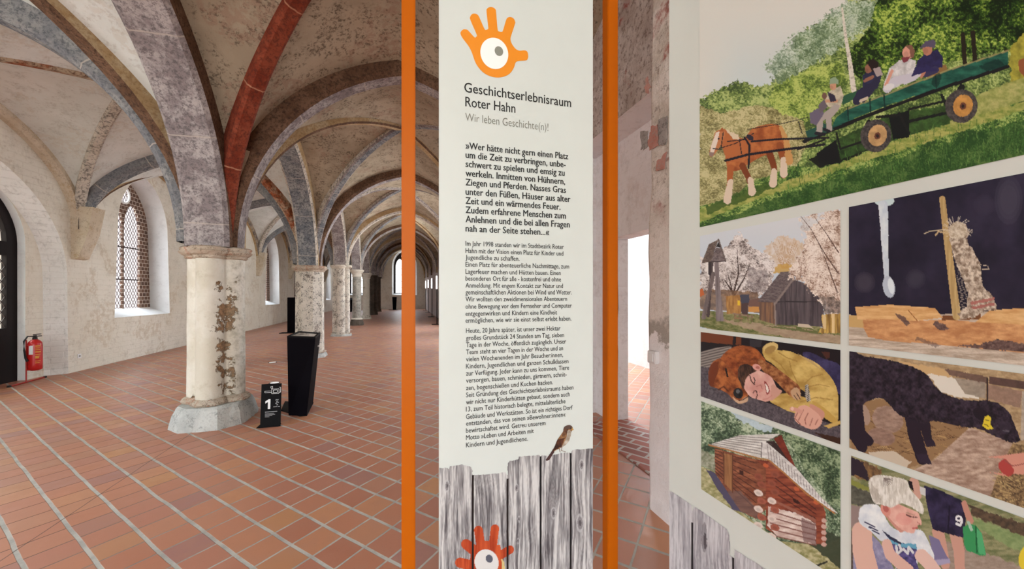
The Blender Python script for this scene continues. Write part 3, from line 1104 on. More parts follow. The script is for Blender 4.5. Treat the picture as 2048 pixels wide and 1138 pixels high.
# the nearest shaft: bare stone where the limewash has flaked off, placed as on the real one
t = NT('nearest_shaft_limewash', 0.9, 0.15)
k = t.coord()
n1 = t.noise(k, 1.6, 5, .65)
n2 = t.noise(k, 9, 6, .75)
n3 = t.noise(k, 34, 4, .7)
c = t.mix(t.ramp(n1, .38, .62), rgb(214, 207, 190), rgb(230, 225, 213))
c = t.mix(t.ramp(n2, .52, .72, 0, .5), c, rgb(190, 178, 154))
acc = None
for px_, py_, rr_ in ((458, 620, .10), (462, 600, .09), (455, 645, .09), (447, 577, .05), (436, 655, .045), (446, 693, .07), (452, 716, .06), (470, 715, .05), (462, 745, .09), (474, 730, .07), (458, 775, .08), (470, 790, .07), (440, 738, .05), (475, 560, .08), (478, 530, .06), (380, 800, .05), (478, 640, .05), (428, 690, .03)):
    q_ = at_y(px_, py_, VC[1] - .20)
    vd = t.n('ShaderNodeVectorMath', operation='DISTANCE')
    t.l(k, vd.inputs[0])
    vd.inputs[1].default_value = (q_.x - UC, q_.y - VC[1], q_.z)
    f_ = t.math('SUBTRACT', rr_, vd.outputs['Value'])
    acc = f_ if acc is None else t.math('MAXIMUM', acc, f_)
edge_ = t.math('ADD', acc, t.math('MULTIPLY', t.math('SUBTRACT', n2, .5), .36))
bare = t.mix(t.ramp(n3, .35, .65), rgb(112, 88, 66), rgb(170, 132, 98))
c = t.mix(t.ramp(edge_, -.012, .0), c, rgb(120, 108, 92))
c = t.mix(t.ramp(edge_, .002, .012), c, bare)
sp = t.n('ShaderNodeSeparateXYZ')
t.l(k, sp.inputs[0])
grime = t.math('MULTIPLY', t.ramp(t.math('ADD', sp.outputs[0], t.math('MULTIPLY', sp.outputs[1], 1.0)), -.10, .10), t.ramp(n2, .42, .62))
c = t.mix(t.math('MULTIPLY', grime, .45), c, rgb(148, 142, 122))
t.base(c)
t.bump(t.math('SUBTRACT', n2, t.ramp(edge_, -.005, .01)), .5, .02)
M['shaft_near'] = t.m
for o in bpy.data.objects:
    if o.name == 'shaft':
        o.data.materials[0] = M['shaft_near']

# ------------------------------------------------------------------ info terminal
kt = thing('info_terminal', 'black tapered info terminal with recessed glass top standing before the octagonal column', 'info terminal', (-1.27, 5.4, 0))
kl = lambda v: Vector(v) - Vector((-1.27, 5.4, 0))


def quad_loft(name, levels, mat, parent, bev=0.0):
    bm = bmesh.new()
    add_loft(bm, levels)
    if bev:
        bmesh.ops.bevel(bm, geom=list(bm.edges), offset=bev, segments=2, affect='EDGES', clamp_overlap=True)
    return link(name, from_bm(bm), parent, mat)


t_fl, t_fr = at_y(574, 674, 5.16), at_y(631, 676, 5.16)
t_br, t_bl = at_y(641, 667, 5.62), at_y(597, 664, 5.62)
m_fr, m_br, m_bl = at_y(633, 700, 5.15), at_y(640, 712, 5.66), at_y(598, 712, 5.66)
b_fl, b_fr, b_br, b_bl = at_z(577, 831, .012), at_z(613, 831, .012), at_z(626, 808, .012), at_z(594, 806, .012)
mid = [at_y(575, 700, 5.16), at_y(631, 702, 5.16), at_y(640, 712, 5.66), at_y(596, 712, 5.66)]
quad_loft('body', [[kl(p) for p in (b_fl, b_fr, b_br, b_bl)], [kl(p) for p in (t_fl, t_fr, t_br, t_bl)]], M['black'], kt, .004)
top = [kl(p) for p in (t_fl, t_fr, t_br, t_bl)]
cen = sum(top, Vector()) / 4
inner = [cen + (p - cen) * .84 for p in top]
up = Vector((0, 0, 1))
bm = bmesh.new()
vo = [[bm.verts.new(p + up * h_) for p in ring_] for ring_, h_ in ((top, -.006), (top, .012), (inner, .012), (inner, .0))]
for ra, rb in zip(vo, vo[1:]):
    for i in range(4):
        bm.faces.new((ra[i], ra[(i + 1) % 4], rb[(i + 1) % 4], rb[i]))
link('rim', from_bm(bm), kt, M['black_matt'])
t = NT('showcase_glass', .05, .9)
t.base(rgb(120, 112, 108))
M['case_glass'] = t.m
bm = bmesh.new()
bm.faces.new([bm.verts.new(p + up * .004) for p in inner])
tg_ = link('glass_top', from_bm(bm), kt, M['case_glass'])
tg_['label'] = 'recessed glass top with pale reflection'
bm = bmesh.new()
for f in (.33, .66):
    a_, b_ = inner[0].lerp(inner[1], f), inner[3].lerp(inner[2], f)
    add_box(bm, Vector((min(a_.x, b_.x) - .004, a_.y, (a_.z + b_.z) / 2 - .02)), Vector((max(a_.x, b_.x) + .004, b_.y, (a_.z + b_.z) / 2 + .008)))
bp = [at_z(562, 822), at_z(600, 833), at_z(614, 832), at_z(627, 806), at_z(570, 804)]
bm = bmesh.new()
pb_ = [kl(p) for p in bp]
add_loft(bm, [pb_, [p + up * .012 for p in pb_]])
link('base_plate', from_bm(bm), kt, M['black_matt'])
lock = kl(at_y(637.5, 692, 5.48))
bm = bmesh.new()
add_loft(bm, [circle((lock.y, lock.z), .012, lock.x + d_, 14, 'x') for d_ in (-.02, .006)])
link('lock', from_bm(bm), kt, M['white_print'])

# ------------------------------------------------------------------ numbered sign
SVP = 4.87
sg = thing('numbered_sign', 'small black bent metal floor sign with a white number 1 beside the nearest column', 'sign', (-1.44, SVP, 0))
gl = Vector((-1.44, SVP, 0))
s_bl, s_br = at_y(520, 855, SVP) - gl, at_y(561, 852, SVP) - gl
s_bl.z = s_br.z = 0
hgt = (at_y(517, 769, SVP + .09)).z
ang = math.atan2(s_br.y - s_bl.y, s_br.x - s_bl.x)
W_ = s_br.x - s_bl.x


def sgn(a, b, d=0.0):
    """a across 0..1, b height in m, d out of the plate towards the viewer"""
    lean = .19
    return (s_bl.x + W_ * a - .028 * b, s_bl.y + b * lean - d, b)


bm = bmesh.new()
add_loft(bm, [[sgn(0, 0), sgn(1, 0), sgn(1, 0, -.006), sgn(0, 0, -.006)], [sgn(0, hgt), sgn(1, hgt), sgn(1, hgt, -.006), sgn(0, hgt, -.006)]])
link('plate', from_bm(bm), sg, M['black_matt'])
bm = bmesh.new()
add_box(bm, (s_bl.x - .035, s_bl.y - .005, 0), (s_br.x - .02, s_bl.y + .10, .006))
link('foot', from_bm(bm), sg, M['black_matt'])


def text_mesh(s, size=1.0, bold=0.0, res=3):
    cu = bpy.data.curves.new('lettering', 'FONT')
    cu.body = s
    cu.size = size
    cu.offset = bold
    cu.resolution_u = res
    ob = bpy.data.objects.new('lettering', cu)
    COL.objects.link(ob)
    dg = bpy.context.evaluated_depsgraph_get()
    me = bpy.data.meshes.new_from_object(ob.evaluated_get(dg))
    bpy.data.objects.remove(ob)
    bpy.data.curves.remove(cu)
    return me


def text_pts(s, bold=0.0, res=3):
    me = text_mesh(s, 1.0, bold, res)
    n = len(me.vertices)
    co = np.empty(n * 3)
    me.vertices.foreach_get('co', co)
    co = co.reshape(-1, 3)[:, :2]
    fc = [tuple(p.vertices) for p in me.polygons]
    bpy.data.meshes.remove(me)
    return co, fc


def text_obj(name, items, parent, mat, to3, bold=0.0, res=3):
    """items: (string, left a, right a, baseline b, size in m) -> one mesh of flat lettering"""
    vs_, fc = [], []
    for it in items:
        s, a0, a1, b0, size = it
        co, f_ = text_pts(s, bold, res)
        x0, x1 = co[:, 0].min(), co[:, 0].max()
        kx = (a1 - a0) / (x1 - x0) if a1 is not None else size
        o_ = len(vs_)
        for x, y in co:
            vs_.append(to3(a0 + (x - x0) * kx, b0 + y * size))
        fc += [tuple(i + o_ for i in q) for q in f_]
    return link(name, mesh_from(vs_, fc), parent, mat)


hk = hgt / .49
num = [(.35, .205), (.47, .205), (.47, .315), (.38, .315), (.22, .293), (.22, .268), (.35, .285)]
bm = bmesh.new()
bmesh.ops.triangulate(bm, faces=[bm.faces.new([bm.verts.new(sgn(a, b * hk, .002)) for a, b in num])])
link('number', from_bm(bm), sg, M['white_print'])
# plan drawing and lines of small print
bm = bmesh.new()


def sline(a0, b0, a1, b1, w=.004):
    aw = w / W_
    if abs(a1 - a0) * W_ > abs(b1 - b0):
        q = [(a0, b0 - w / 2), (a1, b1 - w / 2), (a1, b1 + w / 2), (a0, b0 + w / 2)]
    else:
        q = [(a0 - aw / 2, b0), (a0 + aw / 2, b0), (a1 + aw / 2, b1), (a1 - aw / 2, b1)]
    bm.faces.new([bm.verts.new(sgn(a, b * hk, .002)) for a, b in q])


for q in ((.18, .425, .52, .425), (.18, .405, .52, .405), (.18, .405, .18, .425), (.52, .385, .52, .45), (.52, .45, .88, .45), (.88, .385, .88, .45), (.52, .385, .88, .385),
          (.60, .40, .80, .40), (.60, .435, .80, .435), (.60, .40, .60, .435), (.80, .40, .80, .435), (.50, .45, .46, .485), (.46, .485, .56, .488), (.56, .488, .56, .45), (.88, .47, .96, .47), (.96, .40, .96, .47), (.88, .40, .96, .40)):
    sline(q[0], .06 + q[1] * .82, q[2], .06 + q[3] * .82)
link('plan_drawing', from_bm(bm), sg, M['white_print'])
bm = bmesh.new()
for a0, a1, b0, w in ((.22, .82, .172, .009), (.22, .66, .153, .005), (.22, .72, .141, .005), (.22, .58, .129, .005), (.22, .44, .117, .005), (.62, .82, .225, .006), (.86, .94, .225, .008)):
    sline(a0, b0, a1, b0, w)
for a0, b0 in ((.72, .30), (.76, .28), (.72, .262), (.80, .30), (.82, .27), (.78, .245)):
    sline(a0, b0, a0 + .07, b0 + .004, .012)
link('small_print', from_bm(bm), sg, plain('grey_print', rgb(150, 150, 152), .6))

# ------------------------------------------------------------------ fire extinguisher
EX = at_z(70, 763)
ex = thing('fire_extinguisher', 'red fire extinguisher with black hose on a thin red floor stand beside the arched door', 'fire extinguisher', (EX.x, EX.y, 0))
M['red'] = plain('red_enamel', rgb(196, 34, 34), .3, 0, .5)
M['rubber'] = plain('black_rubber', rgb(26, 24, 26), .6)
bm = bmesh.new()
add_lathe(bm, [(0, .20), (.07, .20), (.085, .215), (.086, .3), (.086, .62), (.08, .665), (.055, .70), (.03, .72), (0, .72)], (0, 0), 28)
link('cylinder', from_bm(bm), ex, M['red'], True)
bm = bmesh.new()
add_lathe(bm, [(.0, .715), (.03, .715), (.03, .75), (.022, .76), (.022, .79), (0, .79)], (0, 0), 14)
add_box(bm, (-.02, -.02, .76), (.02, .11, .775), .004)
add_box(bm, (-.02, -.02, .795), (.02, .10, .808), .004)
link('valve', from_bm(bm), ex, M['iron'])
bm = bmesh.new()
add_tube(bm, [(0, -.02, .77), (-.03, -.09, .78), (-.05, -.13, .70), (-.05, -.125, .55), (-.04, -.115, .42), (-.02, -.11, .36)], [.011, .011, .012, .012, .014, .018], 8)
link('hose', from_bm(bm), ex, M['rubber'])
# labels on the curved body
lab_n = Vector((-EX.x, -EX.y, 0)).normalized()
la = math.atan2(lab_n.y, lab_n.x)


def cyl_patch(a0, a1, z0, z1, r=.0875, n=8):
    vs_, fc = [], []
    for i in range(n + 1):
        a = la + lerp(a0, a1, i / n)
        vs_ += [(r * math.cos(a), r * math.sin(a), z0), (r * math.cos(a), r * math.sin(a), z1)]
    for i in range(n):
        fc.append((2 * i, 2 * i + 2, 2 * i + 3, 2 * i + 1))
    return mesh_from(vs_, fc)


lb = link('white_sticker', cyl_patch(-.85, -.25, .47, .62), ex, M['white_print'])
M['label_yellow'] = plain('yellow_print', rgb(216, 160, 70), .5)
vv, ff = [], []
for z0, h0, w0 in ((.60, .02, .75), (.57, .014, .6), (.54, .014, .7), (.50, .02, .8), (.46, .012, .7), (.43, .012, .6), (.40, .03, .5), (.35, .012, .7), (.32, .012, .6)):
    a0 = .02
    for i in range(7):
        a1 = la + a0 + (w0 * i / 6)
        vv += [(.0875 * math.cos(a1), .0875 * math.sin(a1), z0), (.0875 * math.cos(a1), .0875 * math.sin(a1), z0 + h0)]
        if i:
            q = len(vv)
            ff.append((q - 4, q - 2, q - 1, q - 3))
for lo_, hi_ in ((0, 42), (42, 63)):
    link('instruction_print', mesh_from(vv[lo_ * 2:hi_ * 2], [tuple(i - lo_ * 2 for i in q) for q in ff if lo_ * 2 <= min(q) and max(q) < hi_ * 2]), ex, M['label_yellow'])
bm = bmesh.new()
px_ = (-.02, -.10)
add_tube(bm, [(-.06, -.075, 0.02), (-.06, -.075, .72)], .009, 8)
add_tube(bm, [(-.06, -.075, .3), (0, -.085, .3)], .007, 6)
add_tube(bm, [(-.06, -.075, .62), (0, -.085, .62)], .007, 6)
add_tube(bm, [(-.02, -.42, .012), (-.06, -.075, .012), (-.10, .33, .012)], .012, 8)
add_tube(bm, [(-.06, -.075, .215), (0, 0, .195)], .012, 8)
add_lathe(bm, [(0, .19), (.05, .19), (.05, .2), (0, .2)], (0, 0), 14)
st_ = link('stand', from_bm(bm), ex, plain('stand_red', rgb(170, 40, 32), .4))
bm = bmesh.new()
add_tube(bm, [(-.098, .31, .013), (-.102, .35, .013)], .018, 8)
link('end_cap', from_bm(bm), st_, M['rubber'])
bm = bmesh.new()
add_tube(bm, [(-.02, -.40, .013), (-.018, -.44, .013)], .018, 8)
link('end_cap', from_bm(bm), st_, M['rubber'])

# ------------------------------------------------------------------ recessed floor lights
mm = bpy.data.materials.new('lamp_lens')
mm.use_nodes = True
mm.node_tree.nodes['Principled BSDF'].inputs['Emission Color'].default_value = (1, .95, .86, 1)
mm.node_tree.nodes['Principled BSDF'].inputs['Emission Strength'].default_value = .35
M['lens'] = mm
for px_, py_, lb_ in ((545, 725, 'round recessed floor light midway between nearest and second column'),
                      (702, 660, 'round recessed floor light shining beside the third column'),
                      (549, 766, 'round recessed floor light peeking out just above the numbered sign')):
    p = at_z(px_, py_)
    L_ = thing('floor_light', lb_, 'floor light', (p.x, p.y, 0), 0, 'recessed lights in the tiled floor')
    bm = bmesh.new()
    add_lathe(bm, [(.0, 0.0), (.085, 0.0), (.085, .004), (.075, .006), (.066, .004), (0, .004)], (0, 0), 24)
    link('ring', from_bm(bm), L_, M['iron'])
    bm = bmesh.new()
    add_lathe(bm, [(0, .0045), (.065, .0045), (.065, .0062), (0, .0062)], (0, 0), 24)
    link('lens', from_bm(bm), L_, M['lens'])

# ------------------------------------------------------------------ tall floor lamps along the right wall
mt = bpy.data.materials.new('lit_tube')
mt.use_nodes = True
mt.node_tree.nodes['Principled BSDF'].inputs['Emission Color'].default_value = (1, .95, .9, 1)
mt.node_tree.nodes['Principled BSDF'].inputs['Emission Strength'].default_value = 6
for (px_, py_), top_, lb_ in (((852, 621), 562, 'farthest of the four lit tube lamps by the right wall, shortest in view'),
                              ((857, 625), 560, 'second farthest lit tube lamp by the right wall'),
                              ((864, 634), 557, 'third lit tube lamp by the right wall, next to the nearest'),
                              ((874, 649), 552, 'nearest lit tube lamp by the right wall, close to the banner edge')):
    p = at_z(px_, py_)
    zt = at_y(px_, top_, p.y).z
    fl_ = thing('floor_lamp', lb_, 'floor lamp', (min(p.x, 1.85), p.y, 0), 0, 'tube lamps lined up along the right wall')
    bm = bmesh.new()
    add_box(bm, (-.25, -.14, 0), (.14, .14, .025), .004)
    link('base', from_bm(bm), fl_, M['black_matt'])
    bm = bmesh.new()
    add_tube(bm, [(0, 0, .02), (0, 0, zt + .02)], .022, 8)
    link('pole', from_bm(bm), fl_, M['black_matt'])
    bm = bmesh.new()
    add_tube(bm, [(-.02, -.05, zt - .62), (-.02, -.05, zt)], .032, 12)
    link('light_tube', from_bm(bm), fl_, mt)

# ------------------------------------------------------------------ distant dark exhibits
p = at_z(789, 618) * .95
p.z = 0
b1 = thing('waste_bin', 'small black tapered bin standing under the far end window', 'bin', (p.x, p.y, 0))
bm = bmesh.new()
add_lathe(bm, [(0, 0.0), (.14, 0.0), (.15, .02), (.20, 1.16), (.21, 1.18), (.19, 1.18), (.18, 1.1), (0, 1.05)], (0, 0), 20)
link('body', from_bm(bm), b1, M['black'])
bm = bmesh.new()
add_box(bm, (-.5, -.3, 0), (.25, .25, .02))
link('base_plate', from_bm(bm), b1, M['black_matt'])
p = at_z(572, 666)
b2 = thing('display_stele', 'black upright display panel half hidden behind the octagonal column', 'display panel', (p.x + .1, p.y, 0))
bm = bmesh.new()
add_box(bm, (-.05, -.03, .015), (.42, .03, 1.35), .004)
link('panel', from_bm(bm), b2, M['black'])
bm = bmesh.new()
add_box(bm, (-.28, -.2, 0), (.45, .2, .02))
link('base_plate', from_bm(bm), b2, M['black_matt'])
p = at_z(702, 622) - Vector((0, 1.6, 0))
b3 = thing('pedestal', 'low black pedestal beyond the third column below the bright end windows', 'pedestal', (p.x, p.y, 0))
bm = bmesh.new()
add_loft(bm, [[(-.25, -.25, 0), (.25, -.25, 0), (.25, .25, 0), (-.25, .25, 0)], [(-.32, -.32, 1.0), (.32, -.32, 1.0), (.32, .32, 1.15), (-.32, .32, 1.15)]])
link('body', from_bm(bm), b3, M['black'])

# wall socket and light switch
p = at_x(158, 712, WL)
so = thing('wall_socket', 'small white wall socket low on the left wall under the window', 'socket', (WL, p.y, p.z))
bm = bmesh.new()
add_box(bm, (0, -.04, -.04), (.012, .04, .04), .003)
link('cover', from_bm(bm), so, M['white_print'])
bm = bmesh.new()
add_loft(bm, [circle((0, 0), .021, x_, 16, 'x') for x_ in (.012, .0135)])
link('insert', from_bm(bm), so, plain('socket_grey', rgb(150, 146, 138), .5))
p = at_x(1309, 714, 1.645)
sw = thing('light_switch', 'white light switch on the rough right pier beside the orange frame', 'light switch', (1.645, p.y, p.z))
bm = bmesh.new()
add_box(bm, (-.028, -.042, -.042), (.01, .042, .042), .004)
link('cover', from_bm(bm), sw, plain('switch_white', rgb(226, 220, 218), .4))
bm = bmesh.new()
add_box(bm, (-.034, -.028, -.028), (-.027, .028, .028), .003)
link('rocker', from_bm(bm), sw, plain('switch_rocker', rgb(236, 232, 230), .35))

# ------------------------------------------------------------------ painted prints (flat artwork as per-vertex colour)
def vnoise(x, y, seed):
    xi, yi = np.floor(x), np.floor(y)
    fx, fy = x - xi, y - yi
    fx, fy = fx * fx * (3 - 2 * fx), fy * fy * (3 - 2 * fy)

    def h(a, b):
        q = np.sin(a * 127.1 + b * 311.7 + seed * 74.7) * 43758.5453
        return q - np.floor(q)
    return (h(xi, yi) * (1 - fx) + h(xi + 1, yi) * fx) * (1 - fy) + (h(xi, yi + 1) * (1 - fx) + h(xi + 1, yi + 1) * fx) * fy


class Canvas:
    """a flat print: grid (a across, b up) on a plane; X, Y are the drawing coordinates of its points"""

    def __init__(self, aa, bb, to3, back=(220, 220, 215)):
        self.A, self.B = np.meshgrid(np.asarray(aa, float), np.asarray(bb, float))
        self.to3 = to3
        P3 = to3(self.A, self.B)
        cx = P3[0] * CT - P3[1] * ST
        cz = P3[0] * ST + P3[1] * CT
        self.X = HX + cx / cz * F
        self.Y = HY - (P3[2] - EYE) / cz * F
        self.C = np.empty(self.A.shape + (3,))
        self.C[:] = back
        self.mask = np.ones(self.A.shape, bool)

    def fbm(self, sx, sy, seed=0, oct=4, gain=.55):
        x, y = self.X / sx, self.Y / sy
        t_, a_, n_ = 0, 1, 0
        for i in range(oct):
            t_ = t_ + a_ * vnoise(x, y, seed + i * 3.1)
            n_ += a_
            a_ *= gain
            x, y = x * 2.03, y * 2.03
        return t_ / n_

    def warp(self, amp, sc=6, seed=0):
        if not amp:
            return self.X, self.Y
        return self.X + (self.fbm(sc, sc, seed + 11, 3) - .5) * 2 * amp, self.Y + (self.fbm(sc, sc, seed + 29, 3) - .5) * 2 * amp

    def inpoly(self, pts, rough=0, sc=6, seed=0):
        X, Y = self.warp(rough, sc, seed)
        xs, ys = [p[0] for p in pts], [p[1] for p in pts]
        r = np.zeros(X.shape, bool)
        bb = (X > min(xs)) & (X < max(xs)) & (Y > min(ys)) & (Y < max(ys))
        ii = np.nonzero(bb)
        x, y = X[ii], Y[ii]
        c_ = np.zeros(x.shape, bool)
        n_ = len(pts)
        for i in range(n_):
            x0, y0 = pts[i]
            x1, y1 = pts[(i + 1) % n_]
            if y0 == y1:
                continue
            k_ = ((y0 > y) != (y1 > y)) & (x < (x1 - x0) * (y - y0) / (y1 - y0) + x0)
            c_ ^= k_
        r[ii] = c_
        return r

    def paint(self, m, col, alpha=1.0):
        col = np.asarray(col, float)
        if isinstance(alpha, np.ndarray):
            a_ = alpha[m][:, None]
        else:
            a_ = alpha
        cc = col[m] if col.ndim == 3 else col
        self.C[m] = self.C[m] * (1 - a_) + cc * a_

    def tex(self, m, c0, c1, sx, sy=None, seed=0, lo=.35, hi=.65, oct=4, alpha=1.0):
        lo, hi = lo - .07, hi + .07
        f = np.clip((self.fbm(sx * 1.3, (sy or sx) * 1.3, seed, oct + 1, .62) - lo) / (hi - lo), 0, 1)[..., None]
        self.paint(m, np.asarray(c0, float) * (1 - f) + np.asarray(c1, float) * f, alpha)

    def leaves(self, m, dark, mid, lite, size=3.5, seed=0, bias=0.0, alpha=1.0):
        """dense foliage: clumps of shade and light broken into leaf-sized flecks"""
        big = self.fbm(size * 9, size * 8, seed, 3)
        sm = self.fbm(size, size * .85, seed + 5, 3, .7)
        v = .45 * big + .55 * sm + bias
        d, md, lt = (np.asarray(q, float) for q in (dark, mid, lite))
        f1 = np.clip((v - .40) / .07, 0, 1)[..., None]
        f2 = np.clip((v - .53) / .07, 0, 1)[..., None]
        self.paint(m, (d * (1 - f1) + md * f1) * (1 - f2) + lt * f2, alpha)

    def poly(self, pts, col, rough=0, sc=6, seed=0, alpha=1.0, tex=None):
        m = self.inpoly(pts, rough, sc, seed)
        if tex is None:
            self.paint(m, col, alpha)
        else:
            self.tex(m, col, tex[0], *tex[1:], alpha=alpha)
        return m

    def ell(self, cx, cy, rx, ry, col, rot=0, rough=0, alpha=1.0, tex=None, seed=0, sc=6):
        X, Y = self.warp(rough, sc, seed)
        dx, dy = X - cx, Y - cy
        c_, s_ = math.cos(math.radians(rot)), math.sin(math.radians(rot))
        m = ((dx * c_ + dy * s_) / rx) ** 2 + ((-dx * s_ + dy * c_) / ry) ** 2 < 1
        if tex is None:
            self.paint(m, col, alpha)
        else:
            self.tex(m, col, tex[0], *tex[1:], alpha=alpha)
        return m

    def stroke(self, pts, w, col, alpha=1.0, w1=None, rough=0, tex=None, seed=0, sc=5):
        X, Y = self.warp(rough, sc, seed)
        m = np.zeros(X.shape, bool)
        n_ = len(pts) - 1
        for i in range(n_):
            (x0, y0), (x1, y1) = pts[i], pts[i + 1]
            ww = max(w, w1 or w)
            bb = (X > min(x0, x1) - ww) & (X < max(x0, x1) + ww) & (Y > min(y0, y1) - ww) & (Y < max(y0, y1) + ww)
            ii = np.nonzero(bb)
            x, y = X[ii], Y[ii]
            L2 = (x1 - x0) ** 2 + (y1 - y0) ** 2 + 1e-9
            t_ = np.clip(((x - x0) * (x1 - x0) + (y - y0) * (y1 - y0)) / L2, 0, 1)
            wa = w if w1 is None else lerp(w, w1, (i + t_) / n_)
            m[ii] |= (x - x0 - t_ * (x1 - x0)) ** 2 + (y - y0 - t_ * (y1 - y0)) ** 2 < (wa / 2) ** 2
        if tex is None:
            self.paint(m, col, alpha)
        else:
            self.tex(m, col, tex[0], *tex[1:], alpha=alpha)
        return m

    def build(self, name, parent, label=None):
        H_, W_2 = self.A.shape
        P3 = self.to3(self.A, self.B)
        co = np.stack([np.broadcast_to(P3[0], self.A.shape), np.broadcast_to(P3[1], self.A.shape), np.broadcast_to(P3[2], self.A.shape)], -1).reshape(-1, 3).astype(np.float32)
        idx = np.arange(H_ * W_2).reshape(H_, W_2)
        q = np.stack([idx[:-1, :-1], idx[:-1, 1:], idx[1:, 1:], idx[1:, :-1]], -1)
        mk = self.mask
        keep = mk[:-1, :-1] & mk[:-1, 1:] & mk[1:, 1:] & mk[1:, :-1]
        q = q[keep]
        used = np.unique(q)
        rm = np.full(H_ * W_2, -1)
        rm[used] = np.arange(len(used))
        q = rm[q].astype(np.int32)
        co = co[used]
        col = np.clip(self.C.reshape(-1, 3)[used] / 255.0, 0, 1)
        col = np.clip(col, 0, 1)
        lin = .90 * np.where(col <= .04045, col / 12.92, ((col + .055) / 1.055) ** 2.4)
        rgba = np.ones((len(used), 4), np.float32)
        rgba[:, :3] = lin
        me = bpy.data.meshes.new(name)
        me.vertices.add(len(used))
        me.vertices.foreach_set('co', co.ravel())
        me.loops.add(q.size)
        me.loops.foreach_set('vertex_index', q.ravel())
        me.polygons.add(len(q))
        me.polygons.foreach_set('loop_start', np.arange(0, q.size, 4, dtype=np.int32))
        me.update(calc_edges=True)
        at = me.color_attributes.new('Col', 'FLOAT_COLOR', 'POINT')
        at.data.foreach_set('color', rgba.ravel())
        o = link(name, me, parent, M['print'])
        if label:
            o['label'] = label
        return o


t = NT('printed_ink', .45, .25)
at_ = t.n('ShaderNodeAttribute')
at_.attribute_name = 'Col'
t.base(at_.outputs['Color'])
M['print'] = t.m
M['board'] = plain('satin_white_board', rgb(208, 212, 206), .4, 0, .3)
M['orange'] = plain('orange_powder_coat', rgb(186, 92, 0), .42, 0, .15)
M['orange_print'] = plain('orange_print', rgb(232, 140, 24), .45)
M['ink'] = plain('dark_print', rgb(22, 21, 19), .5)
M['ink_grey'] = plain('grey_print_thin', rgb(118, 116, 104), .5)
M['ink_mid'] = plain('mid_grey_print', rgb(138, 138, 126), .5)
M['paper_white'] = plain('eye_white', rgb(244, 244, 240), .45)

# ------------------------------------------------------------------ orange stand with the text banner
V1 = 1.15
VB = 1.127
PW = .039
uL = at_y(803, 587, V1).x
uL2 = at_y(830.5, 587, V1).x
uR = at_y(1216, 587, V1).x
st = thing('display_stand', 'orange framed display stand holding the tall white text banner', 'display stand', (.35, V1, 0))
stl = Vector((.35, V1, 0))
for u_ in (uL, uR):
    bm = bmesh.new()
    add_box(bm, (u_ - .35, 0, .0), (u_ - .35 + PW, PW, 2.78), .0025)
    link('post', from_bm(bm), st, M['orange'])
for z_ in (2.72, .06):
    bm = bmesh.new()
    add_box(bm, (uL + PW - .35, .004, z_), (uR - .35, PW - .004, z_ + .036), .002)
    link('crossbar', from_bm(bm), st, M['orange'])
for u_ in (uL, uR):
    bm = bmesh.new()
    add_box(bm, (u_ - .35, -.20, 0), (u_ - .35 + PW, .24, .012), .003)
    link('foot_plate', from_bm(bm), st, M['orange'])
bu0, bu1 = at_y(878, 587, VB).x, at_y(1186, 587, VB).x
bn_ = bpy.data.meshes.new('banner')
bm = bmesh.new()
add_box(bm, (bu0, VB, .11), (bu1, VB + .008, 2.7), .001)
banner = link('banner', from_bm(bm), st, M['board'])
banner.matrix_parent_inverse = Matrix.Translation(-stl)
bm = bmesh.new()
for z_ in (.3, 1.5, 2.4):
    for u_ in (bu0 + .03, bu1 - .03):
        add_box(bm, (u_ - .01, VB + .008, z_), (u_ + .01, VB + .012, z_ + .02))
for z_ in (.3, 2.6):
    bmb = bmesh.new()
    add_box(bmb, (uL + .02 - .35, .01, z_), (uR + .02 - .35, .03, z_ + .02))
    link('crosspiece', from_bm(bmb), st, M['orange'])
bm.free()


def bxy(px, py, d=.0009):
    p = at_y(px, py, VB - d)
    return p


def btext(name, lines, mat, size, bold=0.0, res=2):
    """lines: (string, left px, baseline y at the left, right px)"""
    items = []
    for s, x0, y0, x1 in lines:
        p0, p1 = bxy(x0, y0), bxy(x1, y0)
        items.append((s, p0.x, p1.x, p0.z, size))
    vs_, fc = [], []
    for s, a0, a1, b0, sz in items:
        co, f_ = text_pts(s, min(bold, 0), res)
        x0, x1 = co[:, 0].min(), co[:, 0].max()
        e = max(bold, 0)
        kx = (a1 - a0) / (x1 - x0 + 2 * e)
        for i_, (ex, ey) in enumerate(((0, 0),) if bold <= 0 else ((-e, 0), (0, e * .5), (e, 0), (0, -e * .5))):
            o_ = len(vs_)
            vs_ += [(a0 + (x - x0 + ex + e) * kx, VB - .0009 - i_ * .00003, b0 + (y + ey) * sz * 1.06) for x, y in co]
            fc += [tuple(i + o_ for i in q) for q in f_]
    return link(name, mesh_from(vs_, fc), banner, mat)


mpp = bxy(931, 500).z - bxy(931, 501).z       # metres per photo row at the left of the text
btext('heading', [('Geschichtserlebnisraum', 928.5, 183.7, 1142.3), ('Roter Hahn', 930.6, 206.4 + 6, 1030.8)], M['ink'], 26.5 * mpp, 0.008, 3)
btext('motto', [('Wir leben Geschichte(n)!', 930.6, 241.4, 1096.7)], M['ink_grey'], 22 * mpp, -.006, 3)
Q = ['»Wer hätte nicht gern einen Platz', 'um die Zeit zu verbringen, unbe-', 'schwert zu spielen und emsig zu', 'werkeln. Inmitten von Hühnern,', 'Ziegen und Pferden. Nasses Gras', 'unter den Füßen, Häuser aus alter', 'Zeit und ein wärmendes Feuer.', 'Zudem erfahrene Menschen zum', 'Anlehnen und die bei allen Fragen', 'nah an der Seite stehen...«']
qy = [297.4, 315.6, 333.7, 352.2, 370.4, 389.3, 407.4, 425.9, 444.4, 462.9]
qx = [1136.6, 1131.5, 1129.4, 1130.4, 1132, 1141, 1121, 1132, 1139.7, 1098.6]
